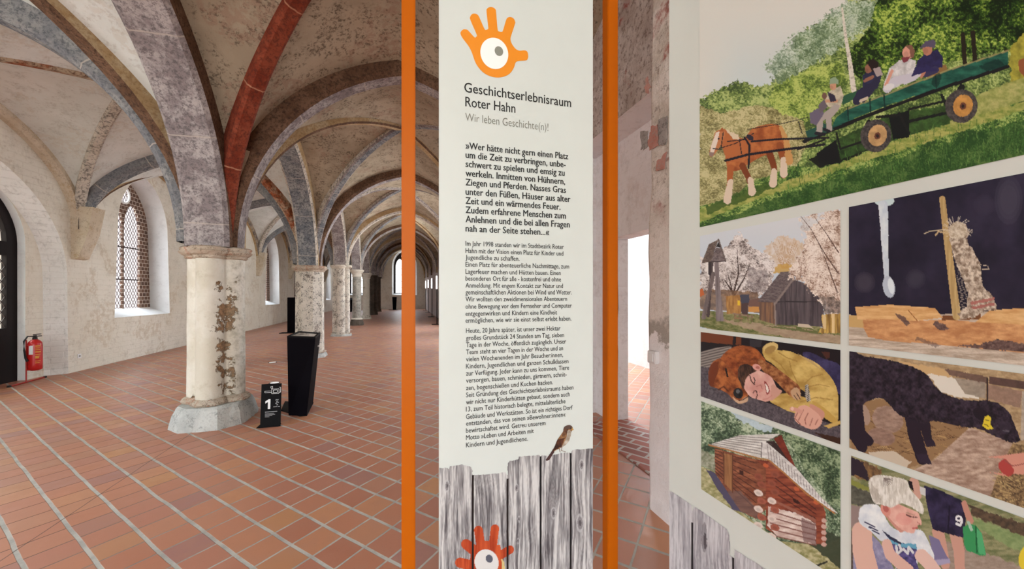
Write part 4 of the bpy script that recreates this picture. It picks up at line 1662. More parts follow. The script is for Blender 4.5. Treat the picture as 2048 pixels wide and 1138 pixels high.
btext('quotation', [(s, 931, y, x) for s, y, x in zip(Q, qy, qx)], M['ink'], 18.2 * mpp, .024)
B1 = ['Im Jahr 1998 standen wir im Stadtbezirk Roter', 'Hahn mit der Vision einen Platz für Kinder und', 'Jugendliche zu schaffen.', 'Einen Platz für abenteuerliche Nachmittage, zum', 'Lagerfeuer machen und Hütten bauen. Einen', 'besonderen Ort für alle - kostenfrei und ohne', 'Anmeldung. Mit engem Kontakt zur Natur und', 'gemeinschaftlichen Aktionen bei Wind und Wetter.', 'Wir wollten den zweidimensionalen Abenteuern', 'ohne Bewegung vor dem Fernseher und Computer', 'entgegenwirken und Kindern eine Kindheit', 'ermöglichen, wie wir sie einst selbst erlebt haben.']
b1y = [491.4, 505.8, 519.1, 533.2, 547.6, 561.3, 575.3, 589, 603, 617.5, 631.9, 645.6]
b1x = [1127.7, 1126.7, 1039, 1138.3, 1121.5, 1122.2, 1126, 1143.5, 1134.2, 1143.5, 1114.3, 1142.8]
btext('paragraph', [(s, 931, y, x) for s, y, x in zip(B1, b1y, b1x)], M['ink'], 13.2 * mpp, 0.010)
B2 = ['Heute, 20 Jahre später, ist unser zwei Hektar', 'großes Grundstück 24 Stunden am Tag, sieben', 'Tage in der Woche, öffentlich zugänglich. Unser', 'Team steht an vier Tagen in der Woche und an', 'vielen Wochenenden im Jahr Besucher:innen,', 'Kindern, Jugendlichen und ganzen Schulklassen', 'zur Verfügung. Jeder kann zu uns kommen, Tiere', 'versorgen, bauen, schmieden, gärtnern, schnit-', 'zen, bogenschießen und Kuchen backen.', 'Seit Gründung des Geschichtserlebnisraums haben', 'wir nicht nur Kinderhütten gebaut, sondern auch', '13, zum Teil historisch belegte, mittelalterliche', 'Gebäude und Werkstätten. So ist ein richtiges Dorf', 'entstanden, das von seinen »Bewohner:innen«', 'bewirtschaftet wird. Getreu unserem', 'Motto »Leben und Arbeiten mit', 'Kindern und Jugendlichen«.']
b2y = [666.1, 680.6, 694.6, 708.8, 723, 737.3, 751.5, 765.7, 780.5, 794.7, 808.9, 823.2, 838.1, 851.6, 865.9, 880.1, 895]
b2x = [1120.8, 1128.1, 1132.2, 1126.2, 1126.2, 1136.9, 1138.1, 1133.3, 1106, 1147, 1139.5, 1131, 1145.2, 1131, 1091, 1067.6, 1055.8]
btext('paragraph', [(s, 932, y, x) for s, y, x in zip(B2, b2y, b2x)], M['ink'], 13.2 * mpp, 0.010)


def smooth(pts, n=5):
    out = []
    k_ = len(pts)
    for i in range(k_):
        p0, p1, p2, p3 = (np.array(pts[(i + q) % k_], float) for q in (-1, 0, 1, 2))
        for j_ in range(n):
            s_ = j_ / n
            out.append(tuple(.5 * ((2 * p1) + (p2 - p0) * s_ + (2 * p0 - 5 * p1 + 4 * p2 - p3) * s_ ** 2 + (3 * p1 - p0 - 3 * p2 + p3) * s_ ** 3)))
    return out


hand = [(193, 255), (200, 235), (220, 222), (245, 226), (262, 242), (300, 283), (313, 277), (316, 262), (270, 155), (266, 130), (280, 108), (303, 103), (325, 113), (338, 135), (375, 218), (390, 226), (402, 219), (404, 205), (391, 90), (396, 65), (415, 54), (440, 56), (460, 72), (464, 95), (475, 220), (487, 238), (502, 241), (515, 232), (540, 150), (555, 132), (575, 129), (598, 142), (609, 168), (606, 185), (578, 270), (573, 300), (585, 335), (612, 370), (640, 384), (680, 382), (700, 392), (707, 420), (704, 445), (690, 458), (635, 463), (612, 475), (600, 510), (575, 550), (535, 577), (480, 588), (425, 580), (375, 556), (335, 518), (305, 470), (280, 400), (255, 350), (210, 290)]
z3 = lambda p: (870 + p[0] / 3.794, p[1] / 3.794)


def bshape(name, pts, mat, d, parent):
    bm_ = plate([tuple((q := bxy(*p, d)))[0:1] + (q.z,) for p in pts], [], 0, lambda a, b, dd: (a, VB - d, b))
    return link(name, from_bm(bm_), parent, mat)


lg = bshape('hand_logo', [z3(p) for p in smooth(hand)], M['orange_print'], .0008, banner)


def ellpts(cx, cy, rx, ry, rot, n=40):
    c_, s_ = math.cos(math.radians(rot)), math.sin(math.radians(rot))
    return [(cx + rx * math.cos(a) * c_ - ry * math.sin(a) * s_, cy + rx * math.cos(a) * s_ + ry * math.sin(a) * c_) for a in (2 * math.pi * i / n for i in range(n))]


bshape('eye', [z3(p) for p in ellpts(450, 405, 104, 121, -20)], M['paper_white'], .0014, lg)
bshape('pupil', [z3(p) for p in ellpts(485, 388, 31, 38, -25)], M['ink_mid'], .002, lg)

# fence print at the foot of the banner
zb_ = lambda x, y: (800 + x / 3.696, 830 + y / 3.696)


def wood(cv, m, base_dark=(84, 79, 82), base_light=(214, 210, 207), seed=0, sx=5, gap=None):
    bend = (cv.fbm(50, 150, seed + 5, 3) - .5) * 14
    Xs = cv.X
    cv.X = Xs + bend
    g = .4 * cv.fbm(sx, 150, seed, 5, .75) + .4 * cv.fbm(2.6, 70, seed + 9, 4, .7) + .2 * cv.fbm(30, 90, seed + 3, 3)
    cv.X = Xs
    f = np.clip((g - .34) / .26, 0, 1)[..., None]
    cv.paint(m, np.array(base_dark, float) * (1 - f) + np.array(base_light, float) * f)


bx_ = np.linspace(bu0 + .001, bu1 - .001, 300)
cv = Canvas(bx_, np.concatenate([np.linspace(.12, .60, 30)[:-1], np.arange(.60, 1.02, .0012)]), lambda a, b: (a, VB - .0008 + 0 * a, b))
edges = [876, 944, 1014.5, 1081.5, 1141.5, 1189]
tops = [[(876, 936), (895, 935), (897, 938), (899, 932), (925, 929), (943, 933), (945, 942)],
        [(944, 950), (965, 949), (1000, 946), (1012, 943), (1014.5, 956)],
        [(1014.5, 926), (1018, 922), (1036, 918), (1038, 913), (1060, 911), (1080, 910), (1081.5, 914)],
        [(1081.5, 910), (1100, 911), (1125, 905), (1140, 905), (1141.5, 908)],
        [(1141.5, 905), (1144, 899), (1165, 898), (1189, 896)]]
allm = np.zeros(cv.A.shape, bool)
for i in range(5):
    m = cv.inpoly(tops[i] + [(edges[i + 1], 3000), (edges[i], 3000)], 1.2, 5, i)
    wood(cv, m, seed=i * 17)
    allm |= m
for gx, w_, y0 in ((945.5, 4.5, 950), (1015, 4.2, 957), (1081, 3.6, 912), (1141.5, 3.2, 906)):
    m = (abs(cv.X - gx) < w_ / 2) & (cv.Y > y0)
    cv.paint(m, (26, 22, 24))
    allm |= m
for kx, ky, r in ((1033, 976, 3), (1038, 1038, 2.2), (1107, 1026, 4), (1160, 1046, 6), (1036, 1082, 2), (894, 972, 4), (1163, 930, 4)):
    for q in (3.2, 2.2, 1.0):
        cv.ell(kx, ky, r * q * .4, r * q * 1.0, (70, 64, 66) if q < 1.5 else ((190, 186, 186) if q > 3 else (120, 114, 116)), 0, .8, alpha=.7)
OR = (190, 74, 36)
hm = np.zeros(cv.A.shape, bool)
tone = OR
for pts, w_ in (([(580, 852), (600, 980)], 66), ([(702, 840), (684, 980)], 62), ([(490, 955), (580, 1030)], 76), ([(445, 1092), (560, 1120)], 76), ([(812, 995), (720, 1050)], 62)):
    hm |= cv.stroke([zb_(*p) for p in pts], w_ / 3.696, OR)
hm |= cv.ell(*zb_(640, 1095), 124 / 3.696, 165 / 3.696, OR)
hm |= cv.poly([zb_(*p) for p in ((540, 960), (740, 960), (770, 1130), (520, 1130))], OR)
cv.tex(hm, (162, 56, 28), (206, 90, 48), 4, 50, 4)
cv.ell(*zb_(640, 1090), 88 / 3.696, 98 / 3.696, (222, 218, 214), -20)
cv.ell(*zb_(660, 1062), 26 / 3.696, 30 / 3.696, (92, 94, 106), -20)
cv.stroke([zb_(765, 1138), zb_(762, 1090), zb_(752, 1070)], 6, (214, 190, 130), w1=3)
cv.paint((abs(cv.X - 945.5) < 2.2) & (cv.Y > 950), (30, 20, 20))
cv.paint((abs(cv.X - 1015) < 2.1) & (cv.Y > 957), (30, 20, 20))
cv.mask = allm
cv.build('fence_print', banner, 'grey weathered wooden fence printed across the foot of the banner')

# sparrow print
c0, c1 = bxy(1075, 940), bxy(1160, 840)
cv = Canvas(np.arange(c0.x, c1.x, .0008), np.arange(c0.z, c1.z, .0008), lambda a, b: (a, VB - .0013 + 0 * a, b))
zs5 = lambda x, y: (870 + x / 4.215, 640 + y / 4.215)
m = cv.poly([zs5(*p) for p in smooth([(1085, 905), (1110, 888), (1140, 886), (1160, 902), (1162, 925), (1150, 945), (1145, 985), (1125, 1030), (1090, 1062), (1050, 1085), (1020, 1100), (990, 1122), (975, 1165), (945, 1185), (938, 1170), (980, 1110), (1005, 1070), (1030, 1010), (1065, 960), (1080, 935)], 4)], (120, 88, 62), .6)
cv.tex(m, (84, 54, 38), (176, 130, 84), 3, 9, 2, .38, .62)
m2 = cv.poly([zs5(*p) for p in smooth([(1120, 930), (1150, 940), (1146, 985), (1120, 1035), (1070, 1070), (1090, 1030), (1110, 980)], 4)], (186, 172, 152))
cv.tex(m2, (150, 134, 116), (210, 198, 182), 5, 5, 3)
cv.poly([zs5(*p) for p in ((1030, 1010), (1100, 990), (1060, 1070), (990, 1110))], (92, 54, 36), 1, tex=((48, 28, 22), 2.5, 8, 5, .4, .6))
m3 = cv.poly([zs5(*p) for p in ((985, 1105), (1010, 1110), (965, 1180), (940, 1190), (930, 1180))], (74, 48, 46))
m4 = cv.poly([zs5(*p) for p in smooth([(1083, 918), (1100, 892), (1140, 885), (1162, 905), (1150, 918), (1110, 920)], 4)], (92, 70, 60))
cv.ell(*zs5(1142, 912), 1.1, 1.1, (20, 16, 14))
m5 = cv.poly([zs5(*p) for p in ((1155, 905), (1174, 927), (1152, 930))], (196, 152, 82))
leg_ = cv.stroke([zs5(1070, 1075), zs5(1065, 1100), zs5(1100, 1112)], 1.6, (120, 84, 66)) | cv.stroke([zs5(1048, 1085), zs5(1055, 1115)], 1.6, (120, 84, 66))
cv.mask = m | m3 | m5 | leg_ | m4
cv.build('sparrow_print', banner, 'printed brown sparrow perched on the fence')

# cable behind the right post
cb_ = [at_y(1243, y, V1 + .05) for y in (2, 120, 300, 480, 560, 640, 700, 760, 860, 1000, 1120)]
pts = [(uR + PW + .0105 + d_, V1 + .03, z) for z, d_ in ((2.77, 0), (2.2, .001), (1.9, -.001), (1.6, .0), (1.45, .003), (1.3, .002), (1.15, .000), (1.0, .001), (.6, .0), (.2, .002), (.012, .01))]
bm = bmesh.new()
add_tube(bm, pts, .0045, 6)
o = link('power_cable', from_bm(bm), None, M['rubber'])
tag(o, 'thin black power cable hanging down the back of the right orange post', 'cable')

# ------------------------------------------------------------------ photo panel on the right
UP = .65
va = at_x(1338, 587, UP).y
vz = .05
pn = thing('photo_panel', 'large white photo panel with seven printed pictures, nearest thing on the right', 'photo panel', (UP, va, 0))
inv = Matrix.Translation(-Vector((UP, va, 0)))
bm = bmesh.new()
add_box(bm, (UP, vz, .06), (UP + .010, va, 2.45), .001)
board = link('board', from_bm(bm), pn, M['board'])
board.matrix_parent_inverse = inv
for v_ in (va - .08, vz + .05):
    bm = bmesh.new()
    add_box(bm, (UP + .010, v_ - PW / 2, 0), (UP + .010 + PW, v_ + PW / 2, 2.5), .0025)
    link('post', from_bm(bm), pn, M['orange']).matrix_parent_inverse = inv
    bm = bmesh.new()
    add_box(bm, (UP + .012, v_ - .05, 0), (UP + .3, v_ + .05, .012), .003)
    link('foot_plate', from_bm(bm), pn, M['orange']).matrix_parent_inverse = inv


def pcanvas(x0, x1, z0, z1, step=1.15, dz_=.0011, zvis=None, d=.0008, back=(225, 225, 222)):
    """print between photo columns x0..x1 (x1 None: past the frame) and heights z0..z1 on the panel"""
    xs = list(np.arange(x0, min(x1, 2056), step)) + ([x1] if x1 <= 2056 else list(np.linspace(2058, x1, 60)))
    vv_ = [at_x(x, 587, UP).y for x in xs]
    if zvis:
        zz_ = list(np.arange(z0, zvis, dz_)) + list(np.linspace(zvis, z1, 12))
    else:
        zz_ = list(np.arange(z0, z1, dz_)) + [z1]
    return Canvas(vv_[::-1], zz_, lambda a, b: (UP - d + 0 * a, a, b), back)


XR = 2500.0      # right column ends beyond the frame
xe = 1681.5
R1, R2, R3, R4 = (1.651, 2.30), (1.4215, 1.631), (1.2665, 1.4125), (1.056, 1.2555)

rnd_g = random.Random(21)
# --- picture 1: horse and green cart
cv = pcanvas(1400, XR, R1[0], R1[1], zvis=2.2)
Z = lambda x, y: (1390 + x / 2.474, y / 2.474)
ZP = lambda L: [Z(*p) for p in L]
sky = np.ones(cv.A.shape, bool)
f = np.clip((cv.Y - 20) / 170, 0, 1)[..., None] * np.clip((cv.X - 1400) / 80, 0, 1)[..., None]
cv.paint(sky, np.array((226, 226, 219.)) * (1 - f) + np.array((206, 220, 222.)) * f)
top_edge = [(20, 500), (60, 470), (150, 420), (230, 400), (300, 430), (380, 410), (420, 350), (480, 320), (500, 180), (560, 140), (640, 100), (720, 60), (760, 0), (840, -60), (1000, -110), (1300, -170), (4000, -210), (4000, 1200), (20, 1200)]
m = cv.poly(ZP(top_edge), (96, 124, 58), 9, 5, 1)
cv.leaves(m, (66, 88, 46), (122, 146, 76), (186, 202, 126), 3.2, 2)
cv.poly(ZP([(340, 330), (500, 170), (620, 100), (760, 0), (930, 0), (860, 130), (700, 250), (560, 330), (470, 430), (420, 420)]), (120, 148, 116), 12, 5, 3, .0)
m = cv.inpoly(ZP([(340, 330), (500, 170), (620, 100), (760, 0), (930, 0), (860, 130), (700, 250), (560, 330), (470, 430), (420, 420)]), 14, 4, 3)
cv.leaves(m, (92, 116, 88), (140, 164, 134), (206, 220, 204), 2.6, 6, .02, .85)
m = cv.poly(ZP([(860, 130), (930, -80), (1200, -150), (4000, -190), (4000, 330), (1560, 250), (1280, 300), (1000, 330), (830, 420), (740, 300)]), (60, 92, 30), 8, 14, 4)
cv.leaves(m, (24, 42, 14), (84, 118, 40), (176, 198, 92), 4.2, 8, -.01)
m = cv.poly(ZP([(1330, 0), (4000, -100), (4000, 140), (1500, 170), (1250, 180)]), (24, 46, 14), 14, 9, 5, .0)
m = cv.inpoly(ZP([(1330, 0), (4000, -100), (4000, 200), (1500, 200), (1250, 180)]), 14, 9, 5)
cv.leaves(m, (16, 32, 8), (44, 74, 20), (128, 156, 60), 4.2, 18, -.03)
cv.poly(ZP([(1560, 230), (1640, 160), (4000, 100), (4000, 420), (1560, 420)]), (186, 178, 70), 6, 10, 6, 1, ((132, 130, 50), 8, 8, 4))
# shrubs, left
m = cv.poly(ZP([(20, 520), (140, 560), (300, 520), (460, 560), (540, 600), (560, 700), (480, 860), (300, 880), (160, 1000), (20, 1040)]), (168, 164, 104), 5, 9, 7)
cv.leaves(m, (118, 112, 70), (166, 160, 108), (208, 200, 150), 2.2, 9)
cv.poly(ZP([(400, 420), (560, 340), (720, 300), (760, 420), (620, 520), (560, 600), (430, 560), (360, 500)]), (120, 146, 62), 9, 5, 8, .0)
m = cv.inpoly(ZP([(400, 420), (560, 340), (720, 300), (760, 420), (620, 520), (560, 600), (430, 560), (360, 500)]), 9, 5, 8)
cv.leaves(m, (80, 104, 44), (136, 162, 74), (190, 206, 112), 3, 13)
# birch trunks
cv.stroke(ZP([(785, 445), (765, 300), (745, 180), (728, 40)]), 11, (226, 220, 206), w1=4, tex=((130, 122, 110), 4, 3, 5, .6, .8))
for x_, y_ in ((1335, 250), (1385, 240)):
    cv.stroke(ZP([(x_, y_ + 60), (x_ - 10, y_ - 80)]), 9, (38, 30, 20))
# ground
m = cv.poly(ZP([(20, 1020), (160, 990), (300, 900), (480, 820), (600, 830), (760, 780), (1000, 690), (1250, 600), (1420, 460), (1640, 400), (4000, -80), (4000, 2600), (20, 1400)]), (70, 108, 44))
cv.leaves(m, (44, 76, 34), (94, 130, 58), (166, 186, 104), 2.6, 4)
cv.poly(ZP([(1400, 470), (1560, 400), (4000, -120), (4000, 60), (1640, 490), (1400, 580), (1240, 620)]), (196, 190, 122), 4, 9, 3, .9, ((142, 152, 78), 7, 5, 5))
m = cv.poly(ZP([(20, 1030), (170, 990), (330, 940), (560, 860), (760, 790), (1000, 690), (1300, 600), (1640, 500), (4000, -40), (4000, 60), (1640, 540), (1350, 640), (1040, 740), (800, 810), (560, 900), (300, 990), (20, 1100)]), (186, 182, 104), 4, 8, 4, .95, ((120, 142, 62), 9, 4, 6, .4, .65))
cv.poly(ZP([(60, 1020), (260, 930), (400, 890), (420, 920), (200, 1010), (60, 1060)]), (62, 90, 34), 5, 10, 6, .8)
cv.poly(ZP([(560, 790), (700, 720), (860, 740), (760, 790), (620, 830)]), (22, 26, 20), 3, 8, 6)
m = cv.poly(ZP([(700, 690), (980, 560), (1260, 520), (1260, 610), (1000, 690), (720, 790)]), (60, 96, 42), 2, 8, 6, .9, ((34, 56, 26), 8, 6, 3))
# shadow grass band front
m = cv.poly(ZP([(560, 920), (900, 810), (1300, 690), (1640, 590), (4000, 40), (4000, 2600), (20, 1400), (20, 1130)]), (36, 74, 30), 6, 10, 9, .6)
for i in range(900):
    x_ = rnd_g.uniform(420, 1640)
    y_ = rnd_g.uniform(700, 1120) - (x_ - 700) * .12
    L_ = rnd_g.uniform(10, 34)
    cv.stroke([Z(x_, y_), Z(x_ + rnd_g.uniform(-8, 8), y_ - L_)], 1.2, rnd_g.choice([(70, 118, 50), (96, 142, 66), (30, 62, 26), (52, 94, 38), (124, 158, 84)]), .7)
# cart
cv.poly(ZP([(600, 760), (700, 690), (715, 800), (620, 825)]), (16, 18, 22))
cv.poly(ZP([(960, 580), (1060, 545), (1060, 680), (980, 690)]), (16, 20, 22))
for L, w_ in (([(700, 660), (720, 740)], 4), ([(720, 735), (830, 700)], 4), ([(1010, 560), (1060, 660)], 5), ([(1060, 600), (1240, 560)], 6), ([(1220, 470), (1250, 540)], 6), ([(1060, 540), (1240, 500)], 5), ([(900, 580), (1000, 570)], 6), ([(1320, 430), (1300, 470)], 12), ([(840, 640), (860, 600)], 8)):
    cv.stroke(ZP(L), w_, (24, 26, 26))
gm = cv.poly(ZP([(670, 640), (700, 580), (760, 535), (940, 465), (1120, 400), (1240, 350), (1548, 250), (1550, 330), (1240, 425), (1100, 470), (940, 525), (800, 580), (690, 640)]), (32, 92, 76))
cv.tex(gm, (22, 70, 60), (48, 116, 94), 20, 7, 2)
cv.poly(ZP([(720, 480), (820, 440), (830, 470), (730, 520)]), (48, 92, 66))
cv.stroke(ZP([(1548, 330), (1240, 430), (940, 540), (760, 610), (660, 650), (540, 700)]), 7, (24, 22, 26))
cv.stroke(ZP([(750, 540), (945, 468), (1240, 352), (1550, 250)]), 3, (168, 150, 100), .8)
for x_, y_ in ((755, 560), (865, 520), (935, 500), (1190, 400)):
    cv.stroke(ZP([(x_, y_ - 30), (x_ + 4, y_ + 34)]), 3, (20, 50, 46))
cv.stroke(ZP([(1200, 380), (1190, 410)]), 40 / 2.474, (14, 40, 36), .6)
cv.poly(ZP([(1400, 330), (1500, 290), (1540, 330), (1440, 350)]), (12, 40, 36), 2, 6, 3, .6)
cv.poly(ZP([(545, 650), (640, 610), (690, 640), (560, 690)]), (40, 84, 74))
cv.poly(ZP([(1140, 350), (1240, 318), (1250, 345), (1150, 385)]), (142, 110, 66), 1.5, 5, 3)
for cx, cy, rx, ry, hub in ((895, 672, 76, 82, (214, 172, 118)), (1318, 525, 80, 84, (220, 160, 84))):
    cv.ell(*Z(cx, cy), rx / 2.474, ry / 2.474, (52, 48, 50), 20, tex=((96, 90, 86), 3, 3, 4))
    cv.ell(*Z(cx + 8, cy - 2), rx * .60 / 2.474, ry * .66 / 2.474, hub, 20, tex=(tuple(x * .82 for x in hub), 8, 8, 2))
    cv.ell(*Z(cx + 8, cy), rx * .2 / 2.474, ry * .22 / 2.474, (110, 66, 50), 20)
    cv.ell(*Z(cx + 8, cy), rx * .1 / 2.474, ry * .1 / 2.474, (40, 30, 30), 20)
# people on the cart
SK = (206, 156, 126)


def person(head, hr, skin, hair, cap, torso, tcol, legs, lcol, arm=None):
    cv.poly(ZP(torso), tcol, 1, 6, 3, 1, (tuple(x * .78 for x in tcol), 6, 6, 5))
    for L, w_ in legs:
        cv.stroke(ZP(L), w_, lcol)
    if arm:
        cv.stroke(ZP(arm), 6, skin)
    cv.ell(*Z(*head), hr / 2.474, hr * 1.25 / 2.474, skin)
    cv.ell(*Z(head[0] - 8, head[1] + 8), hr * .5 / 2.474, hr * .6 / 2.474, tuple(x * .86 for x in skin), alpha=.6)
    if hair:
        cv.poly(ZP([(head[0] + a, head[1] + b) for a, b in hair]), cap)


person((683, 425), 17, SK, [(-18, -8), (-14, -36), (10, -44), (26, -30), (26, -6), (10, -12)], (146, 168, 140), [(665, 450), (720, 425), (736, 470), (720, 530), (660, 530), (640, 500)], (214, 204, 180), [([(700, 530), (620, 590), (615, 650)], 12), ([(700, 535), (660, 580), (665, 640)], 11)], (176, 166, 160), [(700, 500), (650, 500)])
cv.poly(ZP([(655, 455), (690, 470), (700, 500), (670, 505)]), (52, 50, 70))
cv.stroke(ZP([(600, 660), (640, 665)]), 7, (36, 34, 44))
cv.stroke(ZP([(640, 640), (665, 650)]), 6, (36, 34, 44))
cv.poly(ZP([(566, 560), (610, 535), (640, 560), (600, 620), (570, 610)]), (112, 104, 124), 1)
cv.ell(*Z(640, 475), 5, 7, (120, 90, 80))
cv.poly(ZP([(610, 520), (640, 490), (655, 530), (620, 560)]), (110, 100, 110))
person((858, 340), 18, (150, 104, 84), [(-8, -30), (20, -50), (52, -30), (50, 10), (20, 16), (6, -10)], (38, 26, 26), [(830, 370), (900, 335), (928, 360), (915, 400), (880, 420), (830, 440)], (50, 52, 84), [([(890, 420), (820, 460), (800, 500)], 16), ([(900, 400), (850, 470), (830, 490)], 14)], (46, 44, 70), [(840, 400), (880, 380)])
cv.poly(ZP([(880, 340), (915, 330), (928, 370), (900, 380)]), (176, 160, 160), 1)
cv.stroke(ZP([(820, 500), (850, 485)]), 6, (206, 190, 170))
person((1052, 262), 26, (220, 160, 140), [(-12, -36), (20, -40), (36, -10), (30, 26), (14, 20), (10, -14)], (132, 92, 76), [(960, 340), (1010, 300), (1060, 290), (1094, 300), (1090, 350), (1060, 400), (980, 440), (930, 430)], (232, 230, 230), [([(1080, 380), (990, 400), (950, 440)], 16), ([(1110, 360), (1040, 400)], 15)], (206, 202, 214), [(975, 350), (945, 420)])
cv.poly(ZP([(1020, 285), (1066, 280), (1050, 306), (1030, 310)]), (130, 60, 70))
cv.ell(*Z(960, 430), 11, 6, (226, 224, 226), -20)
person((1150, 245), 24, (190, 130, 106), [(-40, -5), (-10, -40), (30, -50), (42, -34), (36, -8), (0, -14)], (92, 84, 108), [(1100, 300), (1140, 262), (1200, 245), (1226, 280), (1226, 330), (1170, 350), (1085, 360)], (48, 44, 92), [([(1190, 345), (1140, 365)], 14)], (60, 54, 90), [(1140, 345), (1120, 380)])
cv.poly(ZP([(1090, 330), (1200, 340), (1200, 352), (1140, 356), (1070, 380)]), (48, 44, 92))
# horse
HC, HD_, HW = (176, 98, 52), (128, 64, 32), (226, 206, 184)
hb_ = cv.poly(ZP(smooth([(240, 690), (280, 640), (340, 618), (400, 615), (436, 640), (446, 690), (430, 735), (380, 755), (320, 780), (260, 815), (210, 845), (165, 840), (152, 790), (150, 730), (190, 700)], 4)), HC)
cv.tex(hb_, (150, 78, 40), (196, 118, 66), 10, 10, 3)
nk = cv.poly(ZP(smooth([(125, 650), (150, 640), (220, 680), (260, 700), (250, 780), (170, 800), (140, 745), (130, 700)], 4)), (186, 108, 60))
cv.poly(ZP([(150, 640), (215, 668), (222, 690), (190, 690)]), (226, 208, 180), 1.5, 4)
cv.poly(ZP(smooth([(100, 655), (130, 640), (148, 650), (142, 690), (120, 730), (90, 772), (70, 768), (76, 730), (90, 690)], 4)), (196, 124, 78))
cv.poly(ZP([(104, 655), (122, 650), (112, 700), (92, 760), (72, 768), (80, 720)]), (234, 218, 204))
cv.poly(ZP([(122, 650), (134, 628), (146, 650)]), (170, 92, 50))
cv.poly(ZP([(70, 752), (98, 755), (86, 776), (70, 770)]), (150, 124, 116))
cv.ell(*Z(117, 686), 1.8, 1.8, (30, 20, 16))
for L, w_, c_ in (([(175, 830), (172, 900), (160, 990)], 13, HC), ([(235, 820), (265, 880), (282, 945)], 13, HD_), ([(370, 760), (392, 830), (388, 905)], 14, HD_), ([(420, 720), (440, 800), (438, 870)], 15, (150, 80, 42))):
    cv.stroke(ZP(L), w_, c_, w1=w_ * .72)
for L in ([(176, 900), (160, 990)], [(275, 890), (282, 950)], [(392, 845), (386, 908)], [(438, 790), (440, 860)]):
    cv.stroke(ZP(L), 11, HW, w1=16, rough=1.2)
cv.stroke(ZP([(425, 630), (450, 690), (468, 800)]), 7, (206, 156, 96), w1=15, rough=2)
for L, w_ in (([(150, 795), (260, 765), (440, 740), (640, 715)], 5), ([(245, 680), (270, 720), (265, 830)], 4), ([(280, 700), (420, 688), (660, 682)], 4), ([(160, 700), (250, 690)], 2), ([(220, 690), (230, 760)], 2), ([(260, 640), (440, 610), (560, 580)], 1.5), ([(90, 735), (130, 740)], 2), ([(140, 655), (128, 735)], 2), ([(120, 735), (200, 710), (290, 660)], 1.5)):
    cv.stroke(ZP(L), w_, (30, 26, 38))
cv.ell(*Z(272, 680), 8, 5, (44, 40, 56), 30)
cv.stroke(ZP([(510, 740), (640, 690)]), 4, (30, 28, 30))
cv.stroke(ZP([(512, 600), (530, 660)]), 2, (40, 40, 44))
cv.poly(ZP([(1600, 300), (1628, 288), (4000, 200), (4000, 400), (1628, 380), (1604, 350)]), (150, 88, 56), 1)
cv.build('photo_print', board, 'printed picture of a horse pulling a green cart with people')

# --- picture 2: bell tower, blossom and barn
cv = pcanvas(1400.5, xe, *R2)
Z = lambda x, y: (1390 + x / 3.794, 400 + y / 3.794)
ZP = lambda L: [Z(*p) for p in L]
f = np.clip((cv.Y - 420) / 110, 0, 1)[..., None]
cv.paint(np.ones(cv.A.shape, bool), np.array((222, 224, 228.)) * (1 - f) + np.array((204, 216, 228.)) * f)
cv.poly(ZP([(540, 360), (600, 300), (680, 270), (760, 300), (830, 330), (800, 520), (560, 540), (520, 430)]), (214, 184, 150), 8, 6, 3, .85, ((232, 222, 214), 4, 5, 5))
for i in range(16):
    cv.stroke(ZP([(660 + i * 3, 520), (580 + i * 14, 310 + (i % 4) * 12)]), .8, (176, 130, 84), .6)
m = cv.poly(ZP([(30, 440), (90, 430), (200, 380), (280, 300), (330, 250), (390, 290), (430, 370), (520, 390), (580, 440), (600, 560), (560, 680), (440, 750), (240, 740), (180, 700), (40, 700)]), (206, 196, 190), 10, 7, 4)
cv.leaves(m, (112, 100, 98), (204, 194, 190), (240, 234, 232), 1.9, 6, .05)
m = cv.poly(ZP([(390, 500), (560, 540), (560, 660), (450, 740), (400, 640)]), (90, 80, 84), 6, 6, 9, .55, ((190, 180, 178), 3, 3, 3))
for L in ([(300, 860), (285, 700), (250, 560)], [(290, 720), (330, 560), (320, 380)], [(285, 700), (220, 600)], [(300, 720), (370, 600), (420, 480)]):
    cv.stroke(ZP(L), 4, (70, 52, 48), w1=1)
cv.poly(ZP([(600, 520), (640, 490), (740, 480), (790, 520), (700, 560), (600, 550)]), (206, 164, 84), 5, 5, 3, .8)
cv.poly(ZP([(30, 690), (110, 680), (480, 700), (490, 860), (40, 830)]), (150, 116, 88), 3, 8, 3, .8, ((96, 74, 62), 5, 5, 2))
cv.poly(ZP([(30, 680), (60, 670), (70, 720), (30, 740)]), (196, 106, 60))
gr = cv.poly(ZP([(30, 840), (300, 850), (490, 870), (620, 930), (1110, 980), (1110, 1200), (30, 960)]), (122, 128, 84))
cv.tex(gr, (90, 100, 52), (156, 150, 108), 6, 3, 4)
cv.poly(ZP([(110, 880), (300, 920), (560, 945), (900, 990), (1110, 1030), (1110, 1090), (900, 1080), (560, 1020), (240, 930)]), (186, 164, 140), 3, 6, 4, .9, ((160, 136, 116), 8, 3, 5))
cv.poly(ZP([(480, 945), (900, 990), (1000, 1010), (960, 1020), (600, 970)]), (92, 104, 56), 2, 5, 4, .8)
